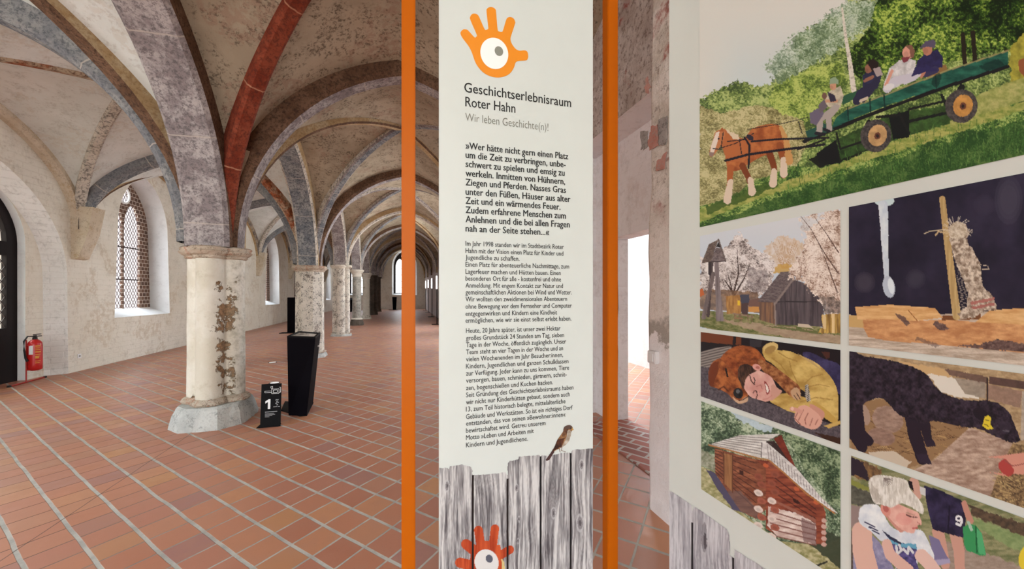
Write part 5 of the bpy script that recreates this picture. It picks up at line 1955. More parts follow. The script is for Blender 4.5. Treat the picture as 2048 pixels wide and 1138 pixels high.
# benches and little houses
cv.poly(ZP([(235, 730), (350, 720), (350, 860), (240, 865)]), (192, 146, 86), 0, 5, 1, 1, ((150, 106, 62), 3, 12, 2))
cv.poly(ZP([(340, 720), (410, 715), (415, 780), (350, 790)]), (74, 76, 92))
cv.poly(ZP([(350, 785), (405, 780), (400, 870), (352, 865)]), (84, 66, 66))
cv.poly(ZP([(405, 810), (490, 810), (490, 850), (405, 850)]), (206, 150, 84))
cv.poly(ZP([(410, 760), (500, 740), (490, 808), (405, 808)]), (120, 92, 84))
cv.poly(ZP([(322, 765), (342, 762), (342, 800), (322, 800)]), (236, 200, 60))
cv.stroke(ZP([(290, 862), (440, 885)]), 3.2, (150, 128, 108))
for x_ in (300, 335, 345, 400, 430):
    cv.stroke(ZP([(x_, 868), (x_ + 4, 918)]), 2, (128, 104, 82))
cv.stroke(ZP([(310, 880), (300, 895), (360, 900)]), 3, (150, 120, 90))
# barn
w1_ = cv.poly(ZP([(484, 770), (610, 775), (612, 945), (490, 910)]), (150, 112, 84), 0, 5, 1, 1, ((104, 82, 74), 2.5, 40, 4, .35, .65))
w2_ = cv.poly(ZP([(605, 775), (740, 600), (860, 640), (970, 775), (985, 965), (850, 955), (612, 946)]), (104, 94, 98), 0, 5, 1, 1, ((66, 58, 64), 2.6, 50, 6, .35, .65))
cv.stroke(ZP([(612, 772), (985, 772)]), 2.2, (56, 50, 54))
cv.stroke(ZP([(605, 780), (612, 946)]), 3, (150, 136, 130))
rf = cv.poly(ZP([(475, 770), (650, 545), (760, 540), (745, 600), (612, 778)]), (128, 116, 116), 0, 5, 1, 1, ((96, 84, 86), 3, 1.6, 6))
for i in range(9):
    f_ = i / 9
    cv.stroke(ZP([(475 + 175 * f_, 770 - 225 * f_), (612 + 140 * f_, 778 - 200 * f_)]), .8, (82, 72, 76))
cv.stroke(ZP([(612, 782), (752, 592)]), 4, (140, 126, 122))
# right blossom tree over the barn
m = cv.poly(ZP([(780, 130), (900, 110), (1090, 60), (1200, 60), (1200, 870), (1020, 850), (960, 760), (880, 700), (800, 610), (700, 570), (740, 480), (820, 400), (830, 250)]), (216, 196, 178), 12, 7, 4)
cv.leaves(m, (144, 114, 98), (214, 194, 180), (244, 232, 222), 1.9, 8, .05)
cv.poly(ZP([(780, 110), (1000, 130), (820, 260), (800, 200)]), (210, 218, 226), 12, 9, 14, .6)
for L in ([(1090, 560), (980, 400), (880, 220), (800, 120)], [(1080, 700), (1000, 480), (940, 330)], [(1090, 400), (1000, 260), (900, 120)]):
    cv.stroke(ZP(L), 2.6, (104, 80, 70), w1=.8)
m = cv.poly(ZP([(940, 720), (1110, 760), (1110, 870), (990, 860)]), (70, 60, 56), 6, 6, 6, .8, ((170, 150, 140), 3, 3, 2))
# stump fence
m = cv.poly(ZP([(960, 870), (1110, 860), (1110, 1010), (930, 1010), (965, 960)]), (196, 160, 78), 2, 5, 2)
cv.tex(m, (120, 88, 46), (226, 190, 104), 2.4, 40, 3)
cv.poly(ZP([(1035, 862), (1058, 862), (1060, 1010), (1040, 1010)]), (232, 204, 150))
cv.poly(ZP([(966, 870), (992, 870), (996, 980), (972, 980)]), (222, 196, 146))
cv.poly(ZP([(780, 940), (860, 945), (900, 975), (780, 960)]), (206, 190, 170), 1)
# bell tower
cv.stroke(ZP([(128, 480), (118, 640), (100, 880)]), 6, (78, 66, 68))
cv.stroke(ZP([(140, 560), (92, 760), (66, 890)]), 8, (136, 122, 122), w1=9, tex=((100, 88, 88), 2, 30, 3))
tw = cv.poly(ZP([(148, 460), (178, 460), (190, 650), (220, 920), (160, 920), (155, 700)]), (146, 134, 136), 0, 5, 1, 1, ((108, 96, 98), 2, 40, 4))
cv.stroke(ZP([(110, 460), (112, 560)]), 6, (60, 50, 54))
cv.poly(ZP([(115, 470), (160, 360), (205, 370), (230, 462)]), (142, 130, 130), 0, 5, 1, 1, ((96, 84, 86), 3, 2, 2))
cv.poly(ZP([(50, 480), (105, 335), (178, 300), (120, 470)]), (128, 112, 104), 0, 5, 1, 1, ((90, 76, 72), 2.4, 1.8, 3))
cv.stroke(ZP([(178, 300), (232, 466)]), 3.2, (112, 100, 98))
cv.poly(ZP([(160, 355), (178, 318), (196, 362)]), (40, 34, 38))
cv.stroke(ZP([(110, 470), (232, 464)]), 2, (70, 60, 62))
cv.build('photo_print', board, 'printed picture of a wooden bell tower and barn in blossom')

# --- picture 3: toy boat
xb = 1698.5
cv = pcanvas(xb, XR, *R2)
Z = lambda x, y: (1680 + x / 2.845, 340 + y / 2.845)
ZP = lambda L: [Z(*p) for p in L]
cv.tex(np.ones(cv.A.shape, bool), (26, 22, 42), (48, 42, 66), 50, 50, 3, .3, .7, 3)
for x_, y_, rx, ry, c_ in ((140, 640, 60, 60, (70, 64, 78)), (430, 620, 56, 56, (62, 58, 74)), (960, 170, 80, 140, (70, 66, 84)), (820, 200, 60, 60, (54, 48, 70))):
    for q in (1, .8, .6):
        cv.ell(*Z(x_, y_), rx * q / 2.845, ry * q / 2.845, c_, alpha=.4)
m = cv.poly(ZP([(40, 820), (90, 830), (600, 820), (1100, 790), (4000, 700), (4000, 1600), (1100, 1130), (40, 1000)]), (196, 180, 160))
cv.tex(m, (170, 152, 134), (222, 208, 192), 30, 2.5, 6)
cv.poly(ZP([(40, 825), (140, 830), (150, 900), (40, 890)]), (206, 170, 112))
cv.ell(*Z(252, 175), 20, 11, (206, 226, 230))
cv.stroke(ZP([(245, 200), (252, 330), (258, 480), (266, 620)]), 19, (198, 210, 224), w1=9, rough=1, tex=((226, 234, 240), 8, 14, 4))
cv.ell(*Z(278, 665), 12, 22, (188, 198, 214), -10)
cv.ell(*Z(290, 660), 6, 16, (226, 236, 244), -10)
# boat
hull = cv.poly(ZP([(130, 848), (300, 850), (440, 858), (640, 850), (800, 870), (1100, 880), (4000, 900), (4000, 1500), (1100, 1050), (840, 1020), (500, 990), (260, 970), (160, 950), (135, 900)]), (186, 122, 66))
cv.tex(hull, (184, 126, 82), (224, 170, 118), 16, 5, 4)
for L, al in (([(660, 1000), (800, 990), (900, 960), (1100, 1000), (4000, 1100), (4000, 1300), (1100, 1040), (840, 1020)], .9), ([(540, 860), (600, 880), (620, 910), (560, 910), (530, 880)], .9), ([(310, 820), (360, 830), (400, 870), (380, 890), (340, 850)], .8), ([(440, 950), (580, 1000), (540, 1005), (430, 965)], .5)):
    cv.poly(ZP(L), (66, 48, 52), 3, 5, 4, al, ((120, 100, 96), 4, 3, 6))
cv.poly(ZP([(575, 830), (800, 820), (800, 850), (580, 856)]), (120, 76, 44))
p1_ = cv.poly(ZP([(85, 780), (280, 766), (540, 785), (585, 840), (440, 858), (300, 850), (100, 850)]), (208, 152, 84))
cv.tex(p1_, (208, 156, 98), (234, 192, 136), 24, 4, 3)
p2_ = cv.poly(ZP([(770, 865), (850, 800), (960, 790), (4000, 700), (4000, 900), (1100, 880)]), (208, 152, 84))
cv.tex(p2_, (208, 156, 98), (234, 192, 136), 24, 4, 5)
for L, al in (([(310, 815), (360, 830), (395, 870), (340, 850)], .8),):
    cv.poly(ZP(L), (96, 72, 70), 2, 5, 4, al)
cv.stroke(ZP([(440, 858), (390, 800)]), 1.5, (150, 96, 50))
# mast and sacking sail
cv.stroke(ZP([(582, 165), (610, 400), (640, 640), (665, 830)]), 12, (206, 178, 124), w1=17, tex=((176, 146, 96), 3, 40, 3))
sail = cv.poly(ZP([(615, 320), (660, 300), (715, 310), (735, 360), (715, 395), (760, 460), (795, 530), (815, 660), (870, 720), (900, 795), (830, 800), (760, 840), (690, 850), (665, 820), (720, 780), (730, 700), (690, 600), (650, 500), (625, 400)]), (196, 178, 156), 3, 5, 3)
cv.tex(sail, (128, 108, 92), (228, 214, 196), 4, 4, 5, .36, .62)
cv.ell(*Z(672, 345), 19, 17, (226, 216, 198), 0, 3, tex=((176, 158, 134), 3, 3, 3))
cv.poly(ZP([(740, 750), (880, 725), (880, 740), (750, 768)]), (176, 112, 104), 1.5)
cv.poly(ZP([(740, 780), (875, 755), (880, 770), (760, 795)]), (172, 108, 100), 1.5)
rr_ = random.Random(3)
for i in range(26):
    a0 = rr_.uniform(0, 6.28)
    x_, y_ = 670 + 50 * math.cos(a0), 335 + 40 * math.sin(a0)
    cv.stroke(ZP([(x_, y_), (x_ + 36 * math.cos(a0 + .3), y_ + 32 * math.sin(a0 + .3))]), 1.2, (220, 208, 188), .8)
for i in range(24):
    y_ = 560 + i * 10
    cv.stroke(ZP([(700 + rr_.uniform(-20, 10) + i, y_), (672 + i * .6 + rr_.uniform(-12, 0), y_ - 8)]), 1, (206, 192, 172), .7)
cv.stroke(ZP([(480, 362), (520, 345), (580, 340), (615, 350)]), 1.6, (206, 190, 160))
cv.stroke(ZP([(545, 370), (560, 350), (620, 362)]), 3, (206, 180, 140))
cv.stroke(ZP([(800, 540), (840, 545), (848, 565), (810, 565)]), 1.2, (206, 190, 170))
cv.stroke(ZP([(640, 490), (690, 465)]), 2, (220, 206, 186))
cv.build('photo_print', board, 'printed picture of a small bark boat with a sacking sail')

# --- picture 4: child and dog
cv = pcanvas(1402, xe, *R3)
Z = lambda x, y: (1390 + x / 4.552, 650 + y / 4.552)
ZP = lambda L: [Z(*p) for p in L]
cv.paint(np.ones(cv.A.shape, bool), (28, 20, 26))
cv.poly(ZP([(40, 40), (350, 90), (340, 180), (40, 150)]), (112, 58, 34))
cv.poly(ZP([(375, 100), (420, 110), (420, 180), (370, 180)]), (110, 60, 36))
cv.poly(ZP([(500, 130), (610, 140), (600, 200), (500, 200)]), (54, 50, 56))
cv.poly(ZP([(1150, 240), (1220, 250), (1230, 300), (1190, 310)]), (74, 40, 32), 2)
m = cv.poly(ZP([(40, 250), (180, 210), (330, 190), (330, 260), (200, 380), (40, 400)]), (150, 140, 134))
st_y = ((cv.Y - .25 * -(cv.X - 1400)) % 5.2) < 2.2
cv.paint(m & st_y, (92, 84, 82))
m = cv.poly(ZP([(40, 380), (140, 390), (260, 560), (480, 650), (900, 790), (1340, 930), (1340, 1200), (700, 920), (40, 640)]), (84, 76, 84))
cv.tex(m, (66, 58, 66), (106, 98, 104), 2, 2, 3)
cv.poly(ZP([(1080, 980), (1340, 1030), (1340, 1110), (1200, 1050)]), (60, 36, 26), 2)
# child's jeans and jumper
m = cv.poly(ZP(smooth([(980, 270), (1050, 250), (1180, 310), (1330, 380), (1340, 620), (1280, 600), (1150, 440)], 3)), (54, 48, 88))
cv.tex(m, (42, 38, 72), (70, 64, 106), 10, 10, 2)
YL, YD = (208, 176, 98), (172, 138, 70)
m = cv.poly(ZP(smooth([(612, 230), (640, 180), (700, 160), (755, 190), (750, 230), (850, 235), (960, 280), (1080, 330), (1180, 410), (1260, 510), (1300, 620), (1305, 780), (1290, 890), (1200, 830), (1060, 720), (1040, 640), (930, 560), (800, 440), (700, 350), (640, 310)], 4)), YL)
cv.tex(m, YD, (222, 192, 116), 22, 16, 4, .34, .6)
cv.ell(*Z(690, 205), 15, 10, (216, 188, 122), -15)
cv.ell(*Z(684, 225), 12, 7, (168, 134, 76), -25)
m = cv.poly(ZP(smooth([(680, 690), (740, 640), (860, 620), (1000, 660), (1050, 700), (1100, 760), (1150, 830), (900, 800), (760, 740)], 4)), YL)
cv.tex(m, YD, (216, 184, 108), 18, 8, 6, .34, .6)
for L in ([(760, 250), (840, 300), (930, 330)], [(1000, 530), (1070, 470), (1160, 450)], [(1040, 560), (1130, 540), (1220, 560)], [(860, 330), (880, 420), (930, 520)], [(960, 700), (1100, 660), (1250, 680)], [(700, 300), (780, 360), (850, 460)]):
    cv.stroke(ZP(L), 2.2, (158, 124, 62), .7)
cv.poly(ZP([(930, 260), (1060, 320), (1160, 420), (1100, 380), (1000, 310)]), (196, 166, 110), 1)
cv.poly(ZP(smooth([(1060, 690), (1170, 750), (1300, 870), (1270, 900), (1150, 820)], 3)), (196, 160, 82))
cv.poly(ZP([(1170, 920), (1320, 870), (1330, 900), (1220, 940)]), (206, 172, 100))
# dog
DG, DD = (150, 76, 36), (98, 44, 20)
m = cv.poly(ZP(smooth([(240, 290), (300, 230), (380, 190), (480, 190), (560, 220), (620, 290), (640, 330), (560, 370), (420, 380), (260, 330)], 4)), DG)
cv.tex(m, DD, (176, 98, 50), 9, 6, 4, .34, .62)
m = cv.poly(ZP(smooth([(570, 320), (640, 330), (740, 390), (860, 480), (950, 560), (960, 640), (940, 680), (870, 650), (800, 580), (720, 500), (620, 420)], 4)), (160, 88, 48))
cv.tex(m, (110, 58, 30), (186, 126, 80), 6, 5, 7, .34, .62)
cv.poly(ZP(smooth([(870, 600), (930, 570), (962, 630), (950, 680), (900, 670)], 3)), (196, 160, 126), 1)
for L in ([(900, 640), (930, 680)], [(925, 620), (955, 670)]):
    cv.stroke(ZP(L), 1.8, (90, 60, 46))
m = cv.poly(ZP(smooth([(120, 470), (140, 370), (200, 310), (290, 300), (370, 330), (400, 400), (420, 480), (470, 580), (486, 640), (470, 690), (420, 715), (360, 690), (290, 620), (210, 580), (140, 550)], 4)), (152, 80, 40))
cv.tex(m, (104, 48, 22), (184, 108, 58), 8, 9, 9, .34, .62)
m = cv.poly(ZP(smooth([(125, 460), (135, 380), (190, 330), (215, 400), (190, 480), (160, 560), (130, 540)], 4)), (112, 52, 26))
m = cv.poly(ZP(smooth([(230, 300), (300, 290), (380, 340), (400, 420), (370, 450), (310, 380)], 4)), (142, 70, 34))
cv.tex(m, (112, 50, 24), (172, 94, 48), 7, 7, 6)
cv.stroke(ZP([(280, 400), (296, 470)]), 3.5, (24, 14, 12))
cv.stroke(ZP([(215, 590), (260, 560), (300, 600)]), 3, (82, 38, 20), .8)
cv.ell(*Z(394, 622), 9.5, 11, (34, 30, 32), -25)
cv.ell(*Z(390, 605), 4, 4, (120, 122, 128), alpha=.8)
cv.ell(*Z(408, 640), 2.5, 3.5, (10, 8, 10))
cv.poly(ZP(smooth([(340, 650), (400, 690), (470, 650), (480, 690), (420, 716), (370, 700)], 3)), (206, 170, 140))
cv.stroke(ZP([(400, 690), (440, 680), (476, 652)]), 1.8, (60, 30, 24))
# child's face
FS = (222, 170, 160)
m = cv.poly(ZP(smooth([(440, 560), (430, 500), (470, 440), (530, 400), (620, 430), (690, 470), (730, 540), (745, 600), (700, 670), (650, 698), (580, 680), (500, 650)], 4)), FS)
cv.tex(m, (206, 148, 138), (234, 190, 178), 22, 22, 3, .34, .66)
cv.poly(ZP(smooth([(700, 540), (760, 580), (790, 610), (700, 690), (690, 640)], 3)), (206, 156, 140))
m = cv.poly(ZP(smooth([(390, 470), (400, 380), (470, 355), (540, 390), (560, 420), (500, 450), (460, 500), (440, 590), (410, 520)], 4)), (62, 40, 32))
cv.tex(m, (38, 24, 22), (104, 70, 52), 3, 8, 4)
cv.ell(*Z(562, 385), 9, 6, (222, 160, 148), 20)
cv.ell(*Z(570, 388), 4, 3, (180, 110, 100), 20)
cv.stroke(ZP([(500, 460), (512, 510), (540, 540)]), 2.2, (88, 56, 50))
cv.stroke(ZP([(535, 480), (546, 505), (540, 530)]), 1.8, (60, 36, 36))
cv.stroke(ZP([(530, 620), (540, 600), (560, 600), (568, 640), (556, 670)]), 1.8, (80, 46, 44))
cv.stroke(ZP([(560, 560), (600, 545), (612, 590), (590, 612)]), 2, (176, 116, 108))
cv.ell(*Z(598, 595), 4, 4, (214, 150, 140))
cv.poly(ZP(smooth([(630, 510), (655, 530), (680, 590), (672, 625), (650, 628), (640, 570)], 4)), (150, 62, 58))
cv.poly(ZP(smooth([(638, 530), (660, 555), (672, 600), (654, 615), (646, 570)], 4)), (240, 228, 220))
cv.stroke(ZP([(620, 680), (660, 670), (700, 640)]), 2, (196, 128, 118), .6)
# striped cuff, hands
m = cv.poly(ZP([(1000, 550), (1030, 540), (1055, 690), (1020, 700), (1000, 640)]), (206, 200, 190))
cv.paint(m & (((cv.Y + cv.X * .7) % 4) < 2), (52, 46, 48))
cv.poly(ZP(smooth([(1040, 720), (1120, 750), (1180, 800), (1160, 860), (1080, 830)], 3)), (206, 150, 132))
m = cv.poly(ZP(smooth([(905, 830), (940, 750), (1000, 730), (1060, 760), (1130, 820), (1158, 880), (1120, 935), (1060, 950), (980, 920), (920, 880)], 4)), (222, 170, 152))
for L in ([(945, 775), (910, 850), (960, 905)], [(990, 770), (960, 830), (940, 870)], [(1030, 800), (1000, 860), (1010, 910)], [(1070, 850), (1045, 920)], [(1095, 905), (1120, 860)]):
    cv.stroke(ZP(L), 1.6, (150, 92, 82))
cv.stroke(ZP([(880, 765), (920, 770), (960, 790)]), 8, (214, 158, 142), w1=8)
cv.ell(*Z(886, 762), 3, 4, (236, 196, 180))
cv.build('photo_print', board, 'printed picture of a child in yellow asleep against a brown dog')

# --- picture 5: black lamb
cv = pcanvas(xb + 1, XR, *R3)
Z = lambda x, y: (1690 + x / 3.162, 690 + y / 3.162)
ZP = lambda L: [Z(*p) for p in L]
cv.tex(np.ones(cv.A.shape, bool), (150, 124, 92), (196, 170, 132), 8, 4, 3)
cv.poly(ZP([(330, 100), (620, 150), (700, 220), (560, 210), (420, 150)]), (206, 172, 124), 2)
cv.poly(ZP([(520, 180), (700, 210), (860, 340), (700, 330), (600, 290)]), (226, 220, 208), 3)
for L, c_ in (([(630, 150), (900, 200), (900, 245), (660, 190)], (124, 98, 86)), ([(690, 205), (890, 240), (890, 340), (760, 310)], (170, 156, 140)), ([(910, 200), (4000, 600), (4000, 700), (1140, 280), (910, 245)], (100, 76, 70)), ([(905, 250), (1120, 290), (1110, 400), (905, 340)], (164, 134, 116)), ([(1120, 290), (4000, 800), (4000, 1000), (1110, 600)], (190, 176, 160))):
    cv.poly(ZP(L), c_, 1, 6, 2, 1, (tuple(x * .85 for x in c_), 6, 4, 3))
cv.stroke(ZP([(900, 210), (900, 350)]), 3.5, (54, 40, 40))
m = cv.poly(ZP([(40, 350), (380, 340), (780, 500), (760, 560), (560, 720), (400, 780), (40, 690)]), (150, 118, 84), 3, 6, 5)
rr_ = random.Random(8)
for i in range(150):
    x_, y_ = rr_.uniform(100, 760), rr_.uniform(400, 700)
    a0 = rr_.uniform(-.5, .9)
    cv.stroke(ZP([(x_, y_), (x_ + 60 * math.cos(a0), y_ + 40 * math.sin(a0))]), 1.2, rr_.choice([(206, 172, 118), (110, 80, 56), (176, 142, 96), (86, 62, 46)]), .75)
cv.ell(*Z(270, 470), 32, 26, (176, 148, 132), 25, 2, tex=((142, 116, 102), 8, 3, 2))
cv.ell(*Z(230, 580), 28, 17, (164, 134, 118), 15, 2, tex=((134, 106, 94), 8, 3, 4))
cv.ell(*Z(120, 440), 12, 22, (170, 144, 128), -20, 2)
cv.poly(ZP([(150, 680), (300, 670), (420, 740), (380, 790), (180, 740)]), (206, 192, 172), 3)
m = cv.poly(ZP([(790, 520), (1060, 620), (960, 830), (910, 985), (410, 800), (560, 730)]), (184, 156, 136))
cv.tex(m, (150, 122, 106), (206, 182, 164), 12, 4, 6)
m = cv.poly(ZP([(1060, 620), (4000, 1200), (4000, 3000), (910, 985), (965, 830)]), (120, 96, 72))
cv.tex(m, (84, 64, 48), (176, 148, 104), 5, 3, 8)
for i in range(120):
    x_, y_ = rr_.uniform(930, 1160), rr_.uniform(820, 1080)
    a0 = rr_.uniform(-.2, .8)
    cv.stroke(ZP([(x_, y_), (x_ + 50 * math.cos(a0), y_ + 40 * math.sin(a0))]), 1.2, rr_.choice([(206, 180, 124), (70, 54, 42), (150, 124, 86)]), .7)
LB, LL = (38, 28, 42), (64, 52, 68)
for L, w_, w1 in (([(420, 420), (440, 560), (490, 720)], 30, 24), ([(500, 480), (530, 620)], 22, 16), ([(60, 350), (90, 560), (150, 610)], 30, 20), ([(50, 400), (60, 560), (110, 650)], 34, 20)):
    cv.stroke(ZP(L), w_, LB, w1=w1, rough=1.2)
cv.poly(ZP([(450, 690), (520, 690), (552, 758), (470, 740)]), (48, 38, 56))
cv.poly(ZP([(500, 600), (560, 600), (576, 640), (520, 645)]), (44, 34, 50))
m = cv.poly(ZP(smooth([(20, 50), (120, 70), (300, 100), (430, 140), (520, 190), (600, 290), (720, 340), (830, 350), (900, 350), (980, 375), (1040, 430), (1070, 500), (1106, 585), (1095, 615), (1040, 615), (930, 570), (850, 530), (760, 520), (660, 500), (560, 480), (500, 500), (420, 470), (340, 440), (240, 340), (160, 350), (90, 390), (20, 420)], 4)), LB, 1.5, 4)
cv.tex(m, (22, 15, 26), (66, 54, 70), 5, 5, 4, .36, .68)
cv.ell(*Z(860, 440), 18, 11, (30, 22, 34), 35)
cv.ell(*Z(1015, 520), 12, 12, (62, 52, 68), 40, alpha=.6)
cv.stroke(ZP([(1000, 540), (1035, 545)]), 2.5, (90, 84, 96))
cv.stroke(ZP([(1060, 600), (1100, 598)]), 1.5, (16, 10, 18))
cv.poly(ZP([(885, 455), (905, 445), (925, 460), (918, 500), (940, 530), (900, 535), (868, 510)]), (226, 204, 56))
cv.stroke(ZP([(888, 475), (910, 480)]), 2, (120, 104, 40))
cv.stroke(ZP([(884, 500), (905, 512)]), 2, (120, 104, 40))
cv.poly(ZP(smooth([(970, 760), (1010, 720), (1140, 680), (4000, 500), (4000, 1200), (1140, 820), (1040, 835), (990, 800)], 2)), (214, 150, 132))
cv.poly(ZP(smooth([(970, 755), (1010, 720), (1050, 760), (1070, 800), (1040, 832), (990, 805)], 3)), (176, 70, 66), 1)
cv.stroke(ZP([(1010, 730), (1060, 765), (1140, 750)]), 2, (150, 84, 78))
cv.build('photo_print', board, 'printed picture of a black lamb with a yellow ear tag')

# --- picture 6: log cabin
cv = pcanvas(1403, xe, *R4)
Z = lambda x, y: (1330 + x / 3.178, 780 + y / 3.178)
ZP = lambda L: [Z(*p) for p in L]
m = np.ones(cv.A.shape, bool)
cv.leaves(m, (56, 74, 56), (116, 138, 108), (190, 204, 176), 2.8, 3)
cv.poly(ZP([(380, 100), (480, 150), (640, 215), (690, 240), (680, 270), (600, 250), (480, 200)]), (196, 214, 226), 7, 8, 3, .9)
cv.poly(ZP([(720, 250), (1140, 390), (1140, 760), (1060, 720), (900, 520), (780, 330)]), (64, 84, 62), 5, 8, 5, 0)
m = cv.inpoly(ZP([(720, 250), (1140, 390), (1140, 760), (1060, 720), (900, 520), (780, 330)]), 5, 8, 5)
cv.leaves(m, (44, 62, 44), (88, 110, 80), (158, 176, 140), 2.8, 15)
cv.poly(ZP([(220, 370), (320, 420), (320, 520), (220, 470)]), (190, 186, 170), 4, 6, 4, .8, ((120, 124, 96), 4, 4, 3))
m = cv.poly(ZP([(220, 480), (320, 520), (480, 770), (720, 960), (1000, 990), (1140, 930), (1140, 1300), (220, 700)]), (176, 172, 130))
cv.tex(m, (134, 134, 84), (206, 198, 160), 6, 4, 5)
cv.poly(ZP([(260, 500), (320, 530), (400, 640), (500, 780), (430, 760), (340, 640)]), (84, 80, 104), 2)
cv.poly(ZP([(880, 960), (1030, 900), (1140, 940), (1140, 1150), (1060, 1090)]), (56, 66, 50), 5, 8, 4, .9)
cv.poly(ZP([(960, 1110), (1030, 1085), (1035, 1095), (970, 1125)]), (40, 44, 36))
# walls
m = cv.poly(ZP([(315, 370), (580, 440), (640, 480), (640, 760), (580, 820), (480, 770), (320, 530)]), (142, 84, 58))
cv.tex(m, (110, 62, 46), (170, 108, 78), 16, 3, 3)
for i in range(8):
    y0_ = 400 + i * 44
    cv.stroke(ZP([(320, 385 + i * 19), (580, 465 + i * 42)]), 1.8, (74, 42, 36), .8)
m = cv.poly(ZP([(400, 640), (480, 640), (590, 760), (590, 820), (480, 770), (400, 660)]), (110, 96, 98), 2, 6, 3, .6)
cv.poly(ZP([(372, 400), (430, 415), (430, 650), (374, 590)]), (176, 126, 84), 0, 5, 1, 1, ((142, 98, 66), 2, 30, 2))
cv.stroke(ZP([(372, 395), (375, 590)]), 2.5, (104, 62, 44))
cv.stroke(ZP([(428, 415), (430, 650)]), 2.5, (104, 62, 44))
cv.poly(ZP([(474, 508), (500, 516), (500, 545), (474, 536)]), (66, 34, 28))
m = cv.poly(ZP([(580, 440), (660, 450), (800, 560), (1000, 720), (1020, 780), (1020, 980), (960, 980), (720, 930), (640, 880), (640, 500)]), (140, 70, 50))
cv.tex(m, (106, 48, 38), (168, 92, 66), 22, 3, 5)
for i in range(8):
    cv.stroke(ZP([(700, 560 + i * 48), (960, 760 + i * 30)]), 2, (70, 36, 32), .8)
m = cv.poly(ZP([(660, 740), (860, 790), (960, 850), (960, 985), (720, 935), (650, 860)]), (226, 206, 196), 2)
cv.tex(m, (196, 168, 158), (240, 226, 218), 14, 4, 6)
for i in range(5):
    cv.stroke(ZP([(670, 770 + i * 38), (960, 860 + i * 32)]), 2.4, (120, 70, 62), .85)
cv.poly(ZP([(865, 810), (960, 850), (960, 985), (880, 965)]), (120, 92, 92), 3, 6, 3, .65)
cv.poly(ZP([(700, 700), (960, 820), (960, 846), (700, 716)]), (156, 100, 84), 1)
for cx_, y0_, n_, y1_ in ((600, 550, 7, 860), (685, 480, 9, 930)):
    for i in range(n_):
        y_ = y0_ + (y1_ - y0_) * i / (n_ - 1)
        lit = y_ > 650
        c_ = (230, 212, 202) if lit and i % 2 == 0 else ((150, 84, 66) if not lit else (168, 96, 78))
        cv.ell(*Z(cx_ + (i % 2) * 20 - 6, y_), 9.5, 6.2, c_, 25, .8)
        cv.ell(*Z(cx_ + (i % 2) * 20 - 6, y_ + 3), 5, 3, tuple(x * .9 for x in c_), 25)
for i in range(5):
    cv.ell(*Z(1010, 830 + i * 38), 5.5, 4.5, (206, 170, 158), 20, .8)
for x_, y_ in ((835, 628), (960, 716), (640, 480)):
    cv.ell(*Z(x_, y_), 6, 4, (196, 100, 64), 25)
cv.poly(ZP([(810, 690), (850, 705), (860, 730), (820, 715)]), (60, 32, 30))
# roof
cv.poly(ZP([(640, 330), (690, 320), (760, 400), (830, 490), (780, 480), (700, 420)]), (56, 40, 40))
cv.poly(ZP([(690, 310), (740, 285), (830, 490), (800, 470)]), (134, 58, 42), 0, 5, 1, 1, ((104, 44, 34), 6, 3, 3))
m = cv.poly(ZP([(278, 348), (470, 288), (735, 278), (640, 330), (665, 430), (600, 430), (400, 375)]), (222, 220, 214))
cv.tex(m, (196, 192, 186), (238, 236, 232), 10, 2, 4)
for i in range(7):
    f_ = (i + .5) / 7
    cv.stroke(ZP([(278 + 190 * f_, 350 - 60 * f_), (640 + 60 * f_, 425 - 125 * f_)]), 1.4, (104, 96, 96), .8)
m = cv.poly(ZP([(610, 330), (650, 335), (830, 490), (1000, 690), (1100, 785), (1060, 770), (900, 650), (720, 490), (660, 440), (610, 425)]), (226, 224, 220))
cv.tex(m, (196, 192, 190), (240, 238, 236), 8, 3, 8)
for i in range(22):
    f_ = i / 22
    cv.stroke(ZP([(660 + 410 * f_, 440 + 330 * f_), (650 + 420 * f_, 345 + 410 * f_)]), 1.3, (120, 110, 110), .7)
cv.stroke(ZP([(278, 350), (400, 380), (600, 436), (660, 445), (760, 530), (900, 660), (1080, 785)]), 3, (176, 124, 76))
cv.stroke(ZP([(615, 335), (612, 425)]), 2, (120, 112, 112))
cv.build('photo_print', board, 'printed picture of a log cabin with a silvery shingle roof')

# --- picture 7: boy with fair hair
cv = pcanvas(xb + 4.5, XR, *R4)
Z = lambda x, y: (1690 + x / 4.782, 900 + y / 4.782)
ZP = lambda L: [Z(*p) for p in L]
m = np.ones(cv.A.shape, bool)
cv.tex(m, (104, 112, 74), (164, 160, 122), 14, 4, 3)
cv.poly(ZP([(40, 60), (220, 120), (350, 190), (340, 240), (230, 300), (40, 240)]), (92, 70, 52), 4, 6, 3, 1, ((150, 116, 76), 4, 6, 2))
cv.poly(ZP([(50, 60), (180, 120), (240, 300), (190, 280), (120, 240), (50, 250)]), (46, 36, 48), 3)
cv.poly(ZP([(40, 270), (230, 360), (230, 400), (40, 330)]), (136, 140, 70), 4)
cv.poly(ZP([(40, 330), (260, 420), (330, 530), (130, 540), (40, 500)]), (104, 104, 92), 3, 6, 3, 1, ((76, 76, 68), 5, 3, 3))
cv.poly(ZP([(40, 520), (160, 540), (120, 740), (40, 740)]), (150, 132, 128), 3, 6, 4)
cv.poly(ZP([(40, 760), (120, 780), (160, 2000), (40, 2000)]), (120, 104, 96), 4, 6, 4, 1, ((80, 68, 64), 3, 3, 3))
cv.poly(ZP([(1160, 520), (1720, 700), (6000, 1800), (6000, 2400), (1720, 830), (1240, 640)]), (66, 54, 46), 6, 9, 4, .95, ((104, 84, 66), 6, 4, 3))
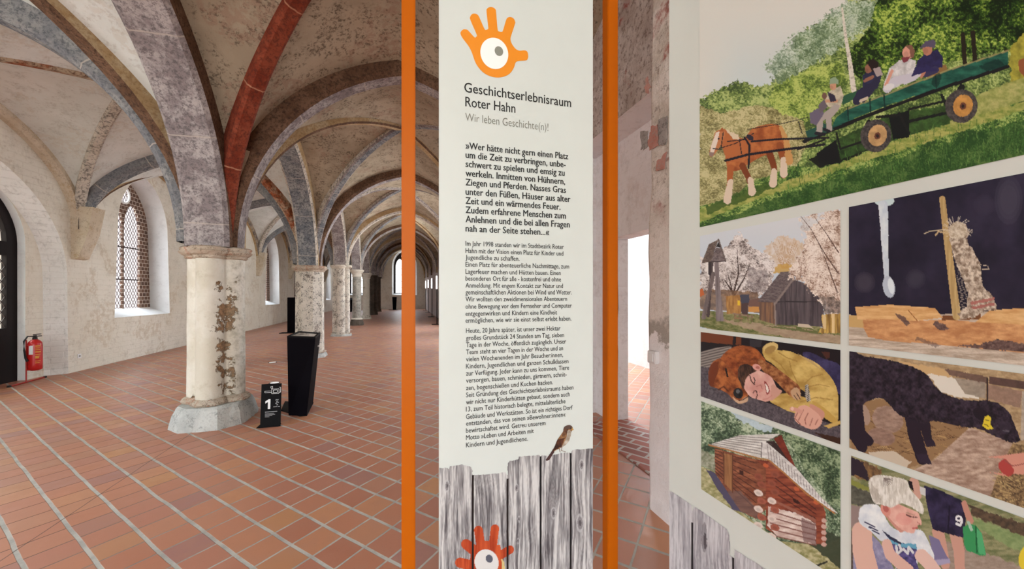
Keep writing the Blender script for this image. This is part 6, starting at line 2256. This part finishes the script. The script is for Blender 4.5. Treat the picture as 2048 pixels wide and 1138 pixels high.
cv.poly(ZP([(1220, 650), (1720, 830), (6000, 2400), (6000, 4000), (1720, 1000), (1340, 800), (1210, 700)]), (120, 144, 92), 6, 9, 4, .9, ((150, 170, 116), 8, 4, 5))
cv.poly(ZP([(960, 880), (1200, 940), (1720, 1120), (6000, 3000), (6000, 4000), (900, 1300)]), (176, 158, 146), 5, 9, 5, .95, ((150, 132, 120), 8, 3, 6))
# standing child behind, dark shorts
for L, w_, w1 in (([(890, 780), (920, 900), (960, 1100)], 24, 18), ([(1060, 820), (1090, 960), (1100, 1150)], 24, 20)):
    cv.stroke(ZP(L), w_, (206, 158, 142), w1=w1)
m = cv.poly(ZP([(750, 340), (900, 380), (1130, 490), (1160, 640), (1130, 840), (980, 800), (840, 760), (790, 560)]), (36, 32, 62))
cv.tex(m, (28, 24, 50), (54, 48, 82), 12, 12, 3)
cv.stroke(ZP([(1000, 540), (985, 790)]), 3, (22, 18, 40))
cv.stroke(ZP([(660, 300), (700, 440)]), 18, (206, 162, 146), w1=14)
cv.poly(ZP([(600, 290), (640, 300), (660, 400), (620, 360)]), (30, 22, 30))
cv.poly(ZP([(715, 350), (770, 370), (770, 440), (720, 420)]), (206, 206, 206))
cv.stroke(ZP([(1140, 510), (1170, 600), (1200, 680)]), 11, (196, 142, 126), w1=13)
cv.poly(ZP([(1125, 740), (1200, 700), (1250, 720), (1310, 800), (1350, 1010), (1300, 1010), (1160, 960), (1140, 900)]), (58, 150, 92))
cv.poly(ZP([(1250, 740), (1310, 800), (1345, 1005), (1280, 990)]), (84, 176, 118))
cv.stroke(ZP([(1180, 690), (1210, 760)]), 6, (170, 200, 180))
cv.stroke(ZP([(1250, 730), (1262, 980)]), 3, (30, 100, 60))
cv.ell(*Z(1400 + 330, 1030), 14, 24, (230, 206, 60), 10)
# the 9 on the shorts
cv.ell(*Z(1088, 655), 7, 6.6, (236, 236, 240), 10)
cv.ell(*Z(1088, 655), 3, 2.8, (36, 32, 62), 10)
cv.stroke(ZP([(1114, 655), (1118, 690), (1100, 722), (1068, 706)]), 4.5, (236, 236, 240))
# boy: body
m = cv.poly(ZP([(80, 740), (200, 760), (330, 880), (400, 1000), (470, 1140), (500, 1400), (80, 1400)]), (150, 146, 178))
cv.tex(m, (120, 116, 152), (176, 172, 200), 8, 8, 3)
cv.stroke(ZP([(160, 780), (170, 960), (230, 1200)]), 40, (226, 184, 168), w1=42)
cv.poly(ZP([(800, 810), (900, 860), (960, 990), (1010, 1070), (860, 1100), (830, 960)]), (124, 118, 156))
cv.poly(ZP([(850, 1050), (1000, 1040), (1010, 1080), (870, 1110)]), (170, 164, 196))
m = cv.poly(ZP(smooth([(135, 590), (160, 540), (210, 520), (330, 540), (430, 720), (560, 780), (700, 760), (760, 800), (830, 950), (850, 1040), (720, 1040), (690, 1000), (700, 1150), (720, 1300), (520, 1300), (480, 1100), (400, 880), (340, 870), (250, 780), (140, 700)], 3)), (228, 234, 238))
cv.tex(m, (206, 214, 226), (242, 246, 248), 14, 14, 5)
for L in ([(190, 690), (285, 735)], [(230, 735), (310, 770)], [(260, 770), (325, 800)]):
    cv.stroke(ZP(L), 3.2, (70, 72, 104))
m = cv.poly(ZP([(400, 850), (560, 890), (690, 930), (680, 1060), (720, 1180), (500, 1180), (460, 980)]), (62, 58, 110))
cv.tex(m, (44, 42, 84), (110, 100, 160), 8, 5, 4)
cv.poly(ZP([(390, 800), (470, 880), (680, 900), (690, 950), (560, 930), (440, 890)]), (104, 170, 200), 2)
cv.poly(ZP([(350, 760), (430, 820), (540, 890), (530, 905), (420, 850)]), (48, 52, 80), 1.5)
for L in ([(490, 920), (500, 990), (540, 960), (520, 910)], [(560, 950), (600, 990), (610, 930), (650, 980)]):
    cv.stroke(ZP(L), 5, (222, 222, 226))
cv.stroke(ZP([(400, 900), (430, 1000), (520, 1080), (600, 1150)]), 20, (226, 184, 170), w1=24)
cv.stroke(ZP([(730, 1010), (800, 1080), (860, 1160)]), 26, (230, 194, 182), w1=26)
# neck and head
cv.poly(ZP(smooth([(340, 560), (440, 700), (520, 780), (560, 780), (560, 700), (430, 600)], 3)), (206, 146, 132))
m = cv.poly(ZP(smooth([(350, 520), (420, 500), (520, 520), (640, 570), (700, 600), (715, 640), (735, 700), (722, 720), (700, 715), (690, 745), (672, 760), (660, 795), (610, 790), (540, 760), (450, 680), (390, 600)], 3)), (232, 178, 164))
cv.tex(m, (218, 158, 146), (240, 194, 180), 20, 20, 3)
cv.ell(*Z(560, 660), 16, 12, (230, 156, 146), 20, alpha=.5)
cv.ell(*Z(388, 570), 9, 14, (220, 150, 136), -25)
cv.ell(*Z(390, 560), 5, 8, (186, 104, 96), -25)
m = cv.poly(ZP(smooth([(232, 370), (225, 300), (270, 250), (350, 240), (480, 260), (590, 290), (620, 370), (690, 450), (740, 520), (755, 580), (735, 615), (700, 590), (640, 550), (540, 510), (450, 550), (400, 540), (345, 520), (300, 520), (260, 470)], 3)), (206, 200, 186))
f_seed = cv.fbm(2.4, 9, 3, 4)
cv.tex(m, (196, 190, 178), (240, 237, 230), 2.2, 9, 4, .30, .58)
cv.poly(ZP([(250, 300), (330, 420), (340, 510), (290, 510), (240, 420)]), (150, 138, 126), 4, 5, 3, .4)
for q in range(14):
    a0 = -2.9 + q * .2
    cv.stroke(ZP([(370, 265), (370 + 90 * math.cos(a0 + 1.9), 265 + 70 * abs(math.sin(a0 + 1.9)) + 10)]), 1.2, (120, 108, 104), .6)
cv.stroke(ZP([(590, 620), (640, 640), (690, 645)]), 2.6, (110, 70, 66))
cv.stroke(ZP([(590, 600), (660, 622)]), 2.4, (186, 150, 130))
cv.stroke(ZP([(650, 750), (690, 745)]), 3, (190, 90, 90))
cv.stroke(ZP([(690, 690), (720, 712)]), 2, (196, 130, 120))
cv.build('photo_print', board, 'printed picture of a fair haired boy in a white shirt outdoors')

# --- fence print at the foot of the panel
xs = list(np.arange(1339.5, 2056, 1.3)) + list(np.linspace(2060, 2440, 10))
vv_ = [at_x(x, 587, UP).y for x in xs][::-1]
cv = Canvas(vv_, np.concatenate([np.linspace(.08, .72, 20)[:-1], np.arange(.72, 1.06, .0012)]), lambda a, b: (UP - .0008 + 0 * a, a, b))
Z = lambda x, y: (1330 + x / 3.178, 780 + y / 3.178)
fb = [(1338, 1385), (1384, 1467), (1467, 1560), (1560, 1690), (1690, 1900), (1900, 2600)]
ft = [[(30, 640), (60, 655), (160, 725), (170, 740), (175, 800)], [(172, 780), (178, 740), (200, 745), (400, 890), (412, 930), (412, 1050), (436, 1065)], [(436, 1070), (440, 1010), (520, 1060), (640, 1140), (730, 1200)], [(730, 1200), (1150, 1480)], [(1144, 1480), (1812, 1900)], [(1812, 1900), (4000, 3200)]]
allm = np.zeros(cv.A.shape, bool)
for i in range(6):
    pts = [Z(*p) for p in ft[i]]
    m = cv.inpoly([(fb[i][0], pts[0][1])] + pts + [(fb[i][1], pts[-1][1]), (fb[i][1], 6000), (fb[i][0], 6000)], 1.2, 5, i)
    wood(cv, m, (120, 116, 124), (212, 210, 214), i * 13 + 4, 6 + i)
    allm |= m
for gx, w_, y0 in ((1384.5, 3.5, 1045), (1466, 4.5, 1115), (1560, 6, 1150), (1690, 8, 1200)):
    m = (abs(cv.X - gx) < w_ / 2) & (cv.Y > y0)
    cv.paint(m, (28, 24, 28))
    allm |= m
cv.ell(*Z(255, 960), 3, 18, (60, 54, 60), 0, 1.5, alpha=.8)
cv.ell(*Z(250, 940), 6, 30, (90, 84, 90), 0, 2, alpha=.4)
cv.mask = allm
cv.build('fence_print', board, 'weathered grey fence printed along the foot of the panel')
